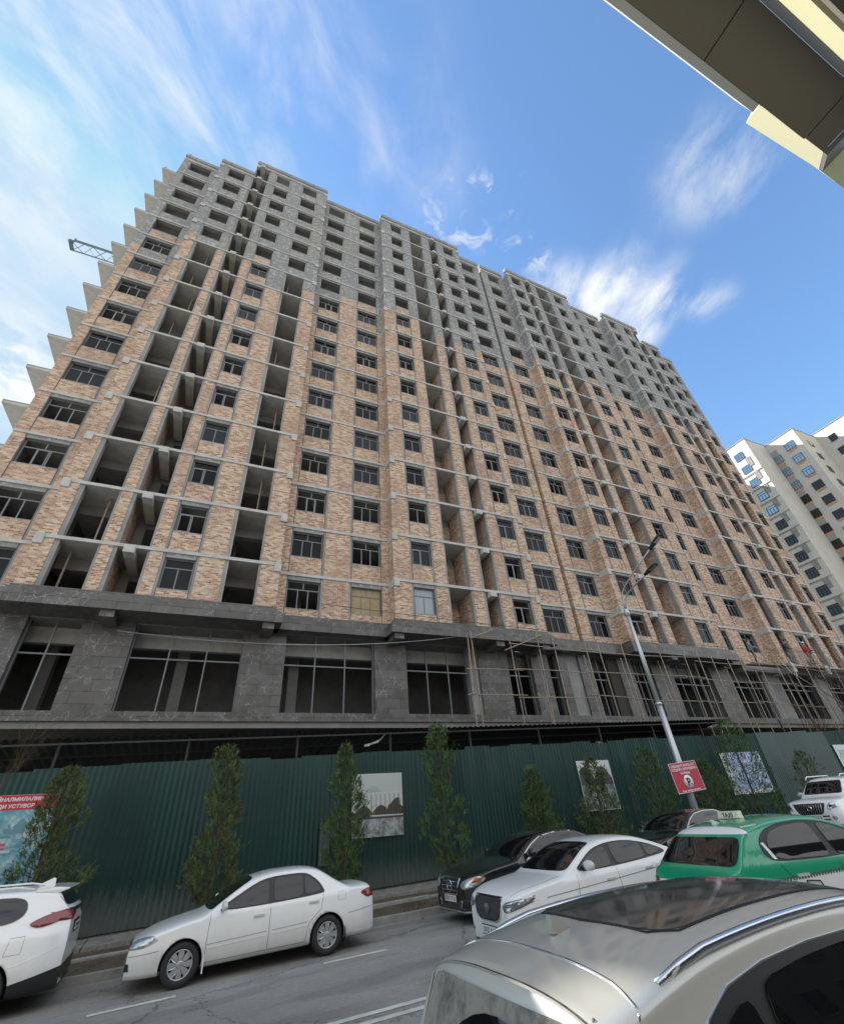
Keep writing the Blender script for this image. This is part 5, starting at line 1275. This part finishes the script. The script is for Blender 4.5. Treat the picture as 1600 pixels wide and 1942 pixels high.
# ---- 4 white sedan in the driving lane
def white_fast():
    top = [(0, .66), (.03, .78), (.10, .86), (.4, .95), (1.0, 1.02), (1.2, 1.05), (1.6, 1.24), (1.95, 1.39), (2.35, 1.465), (2.8, 1.48), (3.3, 1.44), (3.8, 1.30), (4.2, 1.16), (4.5, 1.11), (4.68, 1.07), (4.74, .92)]
    belt = lambda s: .94+.09*max(0, (s-1)/3.6)
    c = Car('sedan_car', 'white sedan with a dark ribbed shield grille driving beside the black saloon', 4.74, 1.82, top, belt, 'pwhite', tum=.40, nose=.28, tail=.22, zb=.18, rr=.08); c.wr = .33; c.hm = 'pwhite'
    c.arch(.93, .37); c.arch(3.6, .37); c.finish(lambda s, y, z: 'black' if z < .20 else None, [((0, 0, .20), (0, 0, 1))])
    c.wheels((.93, 3.6), .33, .21, 'hub', 5, .7, 1)
    c.side([(1.42, 1.03), (1.8, 1.22), (2.1, 1.335), (2.5, 1.39), (3.0, 1.385), (3.5, 1.29), (3.85, 1.16), (3.9, 1.09), (2.6, 1.03)], 'black', 'window_trim', grid=.04, eps=.005)
    c.side([(1.52, 1.045), (1.85, 1.215), (2.13, 1.315), (2.38, 1.35), (2.38, 1.045)], 'tint', 'window', eps=.015)
    c.side([(2.50, 1.05), (2.50, 1.362), (3.0, 1.36), (3.3, 1.31), (3.3, 1.08)], 'tint', 'window', eps=.015)
    c.side([(3.36, 1.085), (3.36, 1.295), (3.6, 1.23), (3.82, 1.14)], 'tint', 'window', eps=.015)
    c.front([(-.75, 1.07), (.75, 1.07), (.62, 1.37), (.56, 1.415), (.3, 1.435), (-.3, 1.435), (-.56, 1.415), (-.62, 1.37)], 'tint', 'windscreen', grid=.04)
    c.back([(-.6, 1.19), (.6, 1.19), (.5, 1.38), (-.5, 1.38)], 'tint', 'rear_window', grid=.04)
    c.front([(-.44, .82), (-.46, .72), (-.38, .56), (-.25, .50), (.25, .50), (.38, .56), (.46, .72), (.44, .82)], 'ink', 'grille', eps=.012)
    for k in range(-11, 12):
        y = k*.037; zl = .51+.0 if abs(y) < .25 else .51+(abs(y)-.25)*.9; c.line([(y, zl), (y, .81)], 'grille_rib', 1, .0055, 'galvd', 'front')
    c.line([(-.45, .83), (-.47, .72), (-.39, .55), (-.25, .49), (.25, .49), (.39, .55), (.47, .72), (.45, .83), (-.45, .83)], 'grille_surround', 1, .012, 'chrome', 'front')
    h = c.bvh.ray_cast(Vector((.8, 0, .67)), Vector((-1, 0, 0)))[0]
    b = MB(); b.prism([(0, -.07, .06), (0, .07, .06), (0, .075, 0), (0, .045, -.055), (0, 0, -.08), (0, -.045, -.055), (0, -.075, 0)], (.014, 0, 0), 'galvd'); b.prism([(.0145, -.05, .04), (.0145, .05, .04), (.0145, .05, .012), (.0145, -.05, .012)], (.004, 0, 0), 'chrome'); b.prism([(.0145, -.05, -.0), (.0145, .05, -.0), (.0145, .0, -.055)], (.004, 0, 0), 'chrome')
    e = b.build('emblem', c.root); e.location = (h.x+.022, 0, .67)
    for sd in (1, -1):
        hl = c.decal([(.35, sd*y_, z) for y_, z in [(.50, .68), (.52, .76), (.72, .80), (.90, .83), (.91, .78), (.78, .68), (.60, .63)]], (-1, 0, 0), 'galvd', 'headlight', eps=.012)
        c.decal([(-s, sd*2, z) for s, z in [(.12, .72), (.30, .76), (.48, .84), (.42, .86), (.2, .81)]], (0, -sd, 0), 'lens', 'headlight', eps=.010)
        c.decal([(.35, sd*y_, z) for y_, z in [(.54, .745), (.88, .82), (.88, .80), (.55, .72)]], (-1, 0, 0), 'lens', 'lamp_strip', hl, eps=.02)
        c.decal([(.35, sd*y_, z) for y_, z in [(.6, .65), (.68, .65), (.7, .71), (.62, .71)]], (-1, 0, 0), 'lens', 'lamp_unit', hl, eps=.02)
        c.decal([(.35, sd*y_, z) for y_, z in [(.55, .32), (.85, .34), (.82, .50), (.74, .48)]], (-1, 0, 0), 'ink', 'air_intake', eps=.01)
        c.line([(.7, .78), (2.2, .84), (4.2, .93)], 'crease', sd, .006, 'galvd'); c.line([(1.4, .30), (3.1, .30)], 'sill_line', sd, .006, 'galvd')
    c.line([(-.8, 1.0), (-.82, .96)], 'hood_seam', 1, .004, 'black', 'front')
    for sd in (-1, 1): c.line([(.12, sd*.62), (.5, sd*.74), (1.15, sd*.72)], 'hood_seam', 1, .004, 'galvd', 'over')
    seams(c, None, [[(1.48, 1.0), (1.40, .7), (1.42, .3), (2.44, .3), (2.44, 1.0)], [(2.44, .3), (3.2, .3), (3.3, .7), (3.5, .95)]], 0, 0, [(2.22, .86), (3.25, .92)])
    c.mirror(1.72, 1.06, 'pwhite', sz=1.1); c.plate(.36, '0707 JJ 01'); c.line([(-.7, .20), (.7, .20)], 'lip', 1, .018, 'black', 'front')
    c.place(5.26, 9.43, math.pi+.01); return c
white_fast()

# ---- 5 green and white taxi
def taxi():
    top = [(0, .66), (.04, .78), (.3, .90), (1.0, 1.0), (1.25, 1.05), (1.8, 1.33), (2.15, 1.455), (2.6, 1.51), (3.1, 1.50), (3.5, 1.45), (3.78, 1.37), (3.95, 1.22), (4.16, 1.02), (4.28, .96), (4.34, .80)]
    belt = lambda s: .93+.06*max(0, (s-1)/3)
    c = Car('taxi_car', 'green and white taxi with a lit roof sign seen from behind', 4.35, 1.78, top, belt, 'pgreen', tum=.36, nose=.28, tail=.10, zb=.2, rr=.085); c.wr = .32; c.hm = 'pwhite'
    c.arch(.85, .36); c.arch(3.5, .36); c.finish(lambda s, y, z: 'pwhite' if z < .83+.02*(3-s) or (s > 3.66 and z > 1.33 and s < 3.85) else None, [((-3, 0, .83), (-.02, 0, 1)), ((-3.66, 0, 0), (1, 0, 0)), ((0, 0, 1.33), (0, 0, 1)), ((-3.85, 0, 0), (1, 0, 0))])
    c.wheels((.85, 3.5), .32, .2, 'hub', 5, .7, 1)
    c.side([(1.42, 1.04), (1.8, 1.24), (2.15, 1.375), (2.6, 1.43), (3.05, 1.415), (3.4, 1.35), (3.6, 1.22), (3.62, 1.08), (3.5, 1.0), (2.4, .985)], 'black', 'window_trim', grid=.04, eps=.005)
    c.side([(1.55, 1.05), (1.85, 1.23), (2.18, 1.35), (2.38, 1.385), (2.38, 1.0)], 'tint', 'window', eps=.015)
    c.side([(2.52, 1.0), (2.52, 1.395), (3.0, 1.38), (3.32, 1.32), (3.48, 1.2), (3.48, 1.07), (3.38, 1.02)], 'tint', 'window', eps=.015)
    for sd in (1, -1):
        n = 56
        for row in range(2):
            b = MB()
            for k in range(n):
                s = 1.0+k*.052+row*.026; z = .868-.012*row-.0+(.83+.02*(3-s)-.88)+row*.030
                h = c.bvh.ray_cast(Vector((-s, sd*2, z)), Vector((0, -sd, 0)))[0]
                if h: b.box(h.x-.013, h.x+.013, h.y-.004*sd, h.y+.006*sd, z-.012, z+.012, 'galvd')
            b.build('chequer_band', c.root)
        b = MB(); b.quad([(0, 0, 0), (.06, 0, 0), (.0, 0, .2), (-.05, 0, .2)], 'lwhite'); o = b.build('sticker', c.root)
        h = c.bvh.ray_cast(Vector((-3.5, sd*2, 1.1)), Vector((0, -sd, 0)))[0]; o.location = (-3.52, h.y+sd*.04-.0*sd, 1.03); o.rotation_euler = (sd*.40, 0, 0)
        c.decal([(-c.L-.5, sd*y, z) for y, z in [(.58, .66), (.84, .66), (.84, .84), (.66, .82)]], (1, 0, 0), 'redlens', 'tail_light', eps=.012)
        c.line([(3.62, 1.40), (3.40, 1.42)], 'roof_trim', sd, .012, 'pwhite')
    c.back([(-.77, 1.0), (.77, 1.0), (.68, 1.30), (-.68, 1.30)], 'tint', 'rear_window', eps=.012)
    c.front([(-.6, 1.08), (.6, 1.08), (.5, 1.38), (-.5, 1.38)], 'tint', 'windscreen', grid=.04)
    seams(c, None, [[(2.44, .28), (2.45, .97)], [(3.2, .3), (3.3, .7), (3.5, 1.0)]], 0, 0, [(2.25, .80), (3.2, .84)])
    r = empty('roof_sign', (-3.2, 0, 1.475)); r.parent = c.root; r.scale = (.85, .8, .8); X = .0
    b = MB(); pts = [(-.055, -.27, .02), (-.055, .27, .02), (-.04, .24, .14), (-.04, -.24, .14)]; b.prism(pts, (.10, 0, 0), 'sign_lit'); b.build('lamp_box', r)
    text('TAXI', .12, 'ink', 'lettering', r, (-.058, 0, .035), (math.pi/2, 0, -math.pi/2), .002); b = MB(); b.box(-.07, .07, -.2, .2, 0, .022, 'ink'); b.build('base', r)
    b = MB(); b.prism([(-3.42, -.012, 1.44), (-3.60, -.012, 1.41), (-3.59, -.012, 1.50)], (0, .024, 0), 'pwhite'); b.build('roof_aerial', c.root)
    h = c.bvh.ray_cast(Vector((-3.05, -2, .62)), Vector((0, 1, 0)))[0]
    b = MB(); b.box(-3.16, -3.08, h.y-.008, h.y+.01, .62, .70, 'ink'); b.build('emblem_mark', c.root)
    b = MB(); b.tube([(-3.26, h.y-.006, .58), (-3.2, h.y-.006, .78), (-2.98, h.y-.006, .76), (-2.86, h.y-.006, .50), (-3.26, h.y-.006, .58)], .009, 'ink', 4); b.build('emblem_outline', c.root)
    c.mirror(1.65, 1.04, 'pwhite'); c.place(12.1, 5.98, -.16, -1.98); c.root.scale = (1.09,)*3; return c
MT['sign_lit'] = mat('yellow lamp box', (.80, .80, .62), .4)
taxi()

# ---- 6 white off-roader at the right
def offroader():
    top = [(0, .78), (.03, .95), (.1, 1.08), (.5, 1.17), (1.3, 1.23), (1.45, 1.27), (1.8, 1.55), (2.15, 1.79), (2.5, 1.85), (3.4, 1.87), (4.3, 1.84), (4.6, 1.76), (4.72, 1.3), (4.78, .9)]
    belt = lambda s: 1.13+.03*max(0, (s-1)/3)
    c = Car('offroad_car', 'large white off-roader with a chrome barred grille facing the camera at the right edge', 4.78, 1.89, top, belt, 'pwhite', tum=.24, nose=.22, tail=.12, zb=.30, rr=.14, corner=(.5, .4)); c.wr = .39; c.hm = 'pwhite'
    c.arch(.95, .44); c.arch(3.74, .44); c.finish(lambda s, y, z: 'black' if z < .34 else None, [((0, 0, .34), (0, 0, 1))])
    c.wheels((.95, 3.74), .39, .24, 'hub', 6, .66, 1)
    c.side([(1.65, 1.22), (1.95, 1.50), (2.2, 1.68), (4.3, 1.72), (4.4, 1.25), (2.5, 1.21)], 'tint', 'window', grid=.04)
    c.front([(-.70, 1.30), (.70, 1.30), (.62, 1.73), (-.62, 1.73)], 'tint', 'windscreen', grid=.04)
    c.front([(-.55, .98), (-.40, .68), (.40, .68), (.55, .98), (.5, 1.02), (-.5, 1.02)], 'ink', 'grille', eps=.014)
    for k in range(-5, 6):
        y = k*.086; c.line([(y*.86, .70), (y, 1.0)], 'grille_bar', 1, .017, 'chrome', 'front')
    c.line([(-.56, 1.02), (.56, 1.02)], 'grille_surround', 1, .02, 'chrome', 'front')
    h = c.bvh.ray_cast(Vector((.8, 0, .86)), Vector((-1, 0, 0)))[0]
    b = MB(); b.lathe([(.06, -.01), (.085, 0), (.06, .01)], 'chrome', (0, 0, 0), 'x', 20); e = b.build('emblem', c.root); e.location = (h.x+.04, 0, .87); e.scale = (1, 1.3, .9)
    for sd in (1, -1):
        hl = c.decal([(.35, sd*y_, z) for y_, z in [(.58, .80), (.62, 1.0), (.78, 1.06), (.93, 1.05), (.94, .92), (.80, .86)]], (-1, 0, 0), 'lens', 'headlight', eps=.016)
        c.decal([(.35, sd*y_, z) for y_, z in [(.66, .90), (.74, .89), (.77, .97), (.68, .98)]], (-1, 0, 0), 'ink', 'lamp_unit', hl, eps=.026)
        c.decal([(.35, sd*(.70+.075*math.cos(a)), .56+.075*math.sin(a)) for a in [q*math.pi/6 for q in range(12)]], (-1, 0, 0), 'lens', 'fog_lamp', eps=.012)
        for z in (.50, .60): c.decal([(.35, sd*y_, zz_) for y_, zz_ in [(.33, z), (.56, z), (.56, z+.04), (.33, z+.04)]], (-1, 0, 0), 'ink', 'air_intake', eps=.01)
        b = MB(); b.tube([(-2.1, sd*.62, 1.82), (-2.3, sd*.63, 1.92), (-4.1, sd*.62, 1.93), (-4.3, sd*.61, 1.84)], .022, 'pwhite', 8); b.build('roof_rail', c.root)
    c.plate(.56, '0110 TT 01'); c.mirror(1.85, 1.25, 'pwhite', sz=1.3); c.place(22.6, 13.5, math.pi+.10, -1.62); c.root.scale = (1.04,)*3; return c
offroader()

# ---- 7 silver crossover right in front of us
def silver():
    top = [(0, .75), (.05, .90), (.4, 1.03), (1.0, 1.12), (1.25, 1.16), (1.7, 1.44), (2.1, 1.65), (2.5, 1.745), (3.0, 1.775), (3.5, 1.768), (4.0, 1.735), (4.3, 1.695), (4.5, 1.66), (4.70, 1.615), (4.74, 1.595), (4.77, 1.52), (4.86, 1.30), (4.93, 1.1), (4.95, .85)]
    belt = lambda s: 1.05+.06*max(0, (s-1)/3.4)
    c = Car('crossover_car', 'silver crossover with a dark glass roof in the foreground at the lower right', 4.95, 1.90, top, belt, 'psilver', tum=.22, nose=.28, tail=.16, zb=.22, rr=.13, corner=(.55, .45), crown=2.3); c.wr = .36; c.hm = 'psilver'
    c.arch(.95, .40); c.arch(3.8, .40); c.finish(lambda s, y, z: 'black' if z < .34 else None, [((0, 0, .34), (0, 0, 1))])
    c.wheels((.95, 3.8), .36, .22, 'hub', 5, .72, 1)
    WN = [(1.50, 1.14), (1.9, 1.38), (2.3, 1.53), (2.8, 1.60), (3.3, 1.605), (3.7, 1.59), (4.0, 1.555), (4.2, 1.49), (4.33, 1.39), (4.37, 1.27), (4.2, 1.17), (3.0, 1.10)]
    c.side(WN, 'black', 'window_trim', grid=.05, eps=.005)
    for sd in (1, -1): c.line(WN+[WN[0]], 'window_chrome', sd, .009, 'chrome')
    c.side([(1.65, 1.14), (1.95, 1.35), (2.32, 1.50), (2.7, 1.56), (2.7, 1.12)], 'tint', 'window', eps=.015)
    c.side([(2.80, 1.125), (2.80, 1.57), (3.1, 1.575), (3.4, 1.57), (3.80, 1.545), (3.88, 1.17)], 'tint', 'window', eps=.015)
    c.side([(3.96, 1.18), (3.90, 1.53), (4.15, 1.46), (4.28, 1.37), (4.30, 1.28), (4.18, 1.21)], 'tint', 'window', eps=.015)
    c.over([(2.15, -.48), (2.15, .48), (3.95, .49), (4.07, .40), (4.12, .0), (4.07, -.40), (3.95, -.49)], 'dusty', 'glass_roof', grid=.06, eps=.004, thick=.004)
    c.line([(2.15, -.495), (3.95, -.50), (4.08, -.41), (4.13, 0), (4.08, .41), (3.95, .50), (2.15, .495)], 'roof_seal', 1, .008, 'black', 'over')
    c.line([(3.1, -.48), (3.1, .48)], 'roof_seam', 1, .005, 'galvd', 'over')
    for sd in (1, -1):
        pts = []
        for k in range(15):
            s = 2.0+k*.168; h = c.bvh.ray_cast(Vector((-s, sd*.655, 3)), Vector((0, 0, -1)))[0]; lift = .032*min(1, min(k, 14-k)/1.5)-.014; pts.append(Vector((h.x, h.y, h.z+lift)))
        b = MB(); b.tube(pts, .021, 'rail', 10); b.build('roof_rail', c.root)
        c.line([(4.50, sd*.0), (4.50, sd*.30), (4.50, sd*.55), (4.52, sd*.68)], 'spoiler_seam', 1, .007, 'chrome', 'over')
        c.line([(4.53, 1.56), (4.62, 1.42), (4.72, 1.22), (4.78, 1.0)], 'tailgate_seam', sd, .006, 'chrome')
        c.decal([(-c.L-.5, sd*y, z) for y, z in [(.45, .94), (.86, .96), (.86, 1.06), (.45, 1.02)]], (1, 0, 0), 'redlens', 'tail_light', eps=.014)
    c.line([(4.725, -.66), (4.73, 0), (4.725, .66)], 'spoiler_edge', 1, .010, 'chrome', 'over')
    c.line([(4.0, 1.0), (4.4, 1.02), (4.9, 1.05)], 'crease', -1, .004, 'psilver')
    rw = c.back([(-.64, 1.16), (.64, 1.16), (.60, 1.54), (-.60, 1.54)], 'dust', 'rear_window', eps=.010)
    arc = [(-.38+.46*math.cos(a), 1.18+.30*math.sin(a)) for a in [math.pi*q/14 for q in range(15)]]
    c.back([(y+.3, z) for y, z in arc], 'tint', 'wiped_glass', rw, eps=.016, grid=.04)
    for sd in (-1, 1): c.line([(sd*.65, 1.12), (sd*.62, 1.56)], 'window_edge', 1, .008, 'chrome', 'back')
    h = c.bvh.ray_cast(Vector((-4.25, 0, 3)), Vector((0, 0, -1)))[0]
    b = MB(); b.prism([(0, -.02, -.01), (-.15, -.02, -.01), (-.155, -.02, .02), (-.15, -.02, .068), (-.125, -.02, .062), (-.05, -.02, .018)], (0, .04, 0), 'psilver'); o = b.build('roof_aerial', c.root); o.location = h+Vector((.05, .0, .0))
    b = MB(); b.lathe([(.0, -.004), (.055, -.004), (.055, -.012)], 'galvd', axis='z', n=16); 
    seams(c, None, [[(2.65, .3), (2.65, 1.05)], [(3.45, .3), (3.6, .8), (3.9, 1.1)]], 0, 0, [(2.45, .90), (3.35, .95)])
    b.bm.free()
    c.mirror(1.75, 1.12, 'psilver'); c.plate(.7, '8181 EE 01', True)
    c.place(6.24, 2.96, .0, -2.25); c.root.rotation_euler = (0, 0, .05); return c
MT['rail'] = mat('polished roof rail', (.62, .64, .66), .16, metal=1)
silver()
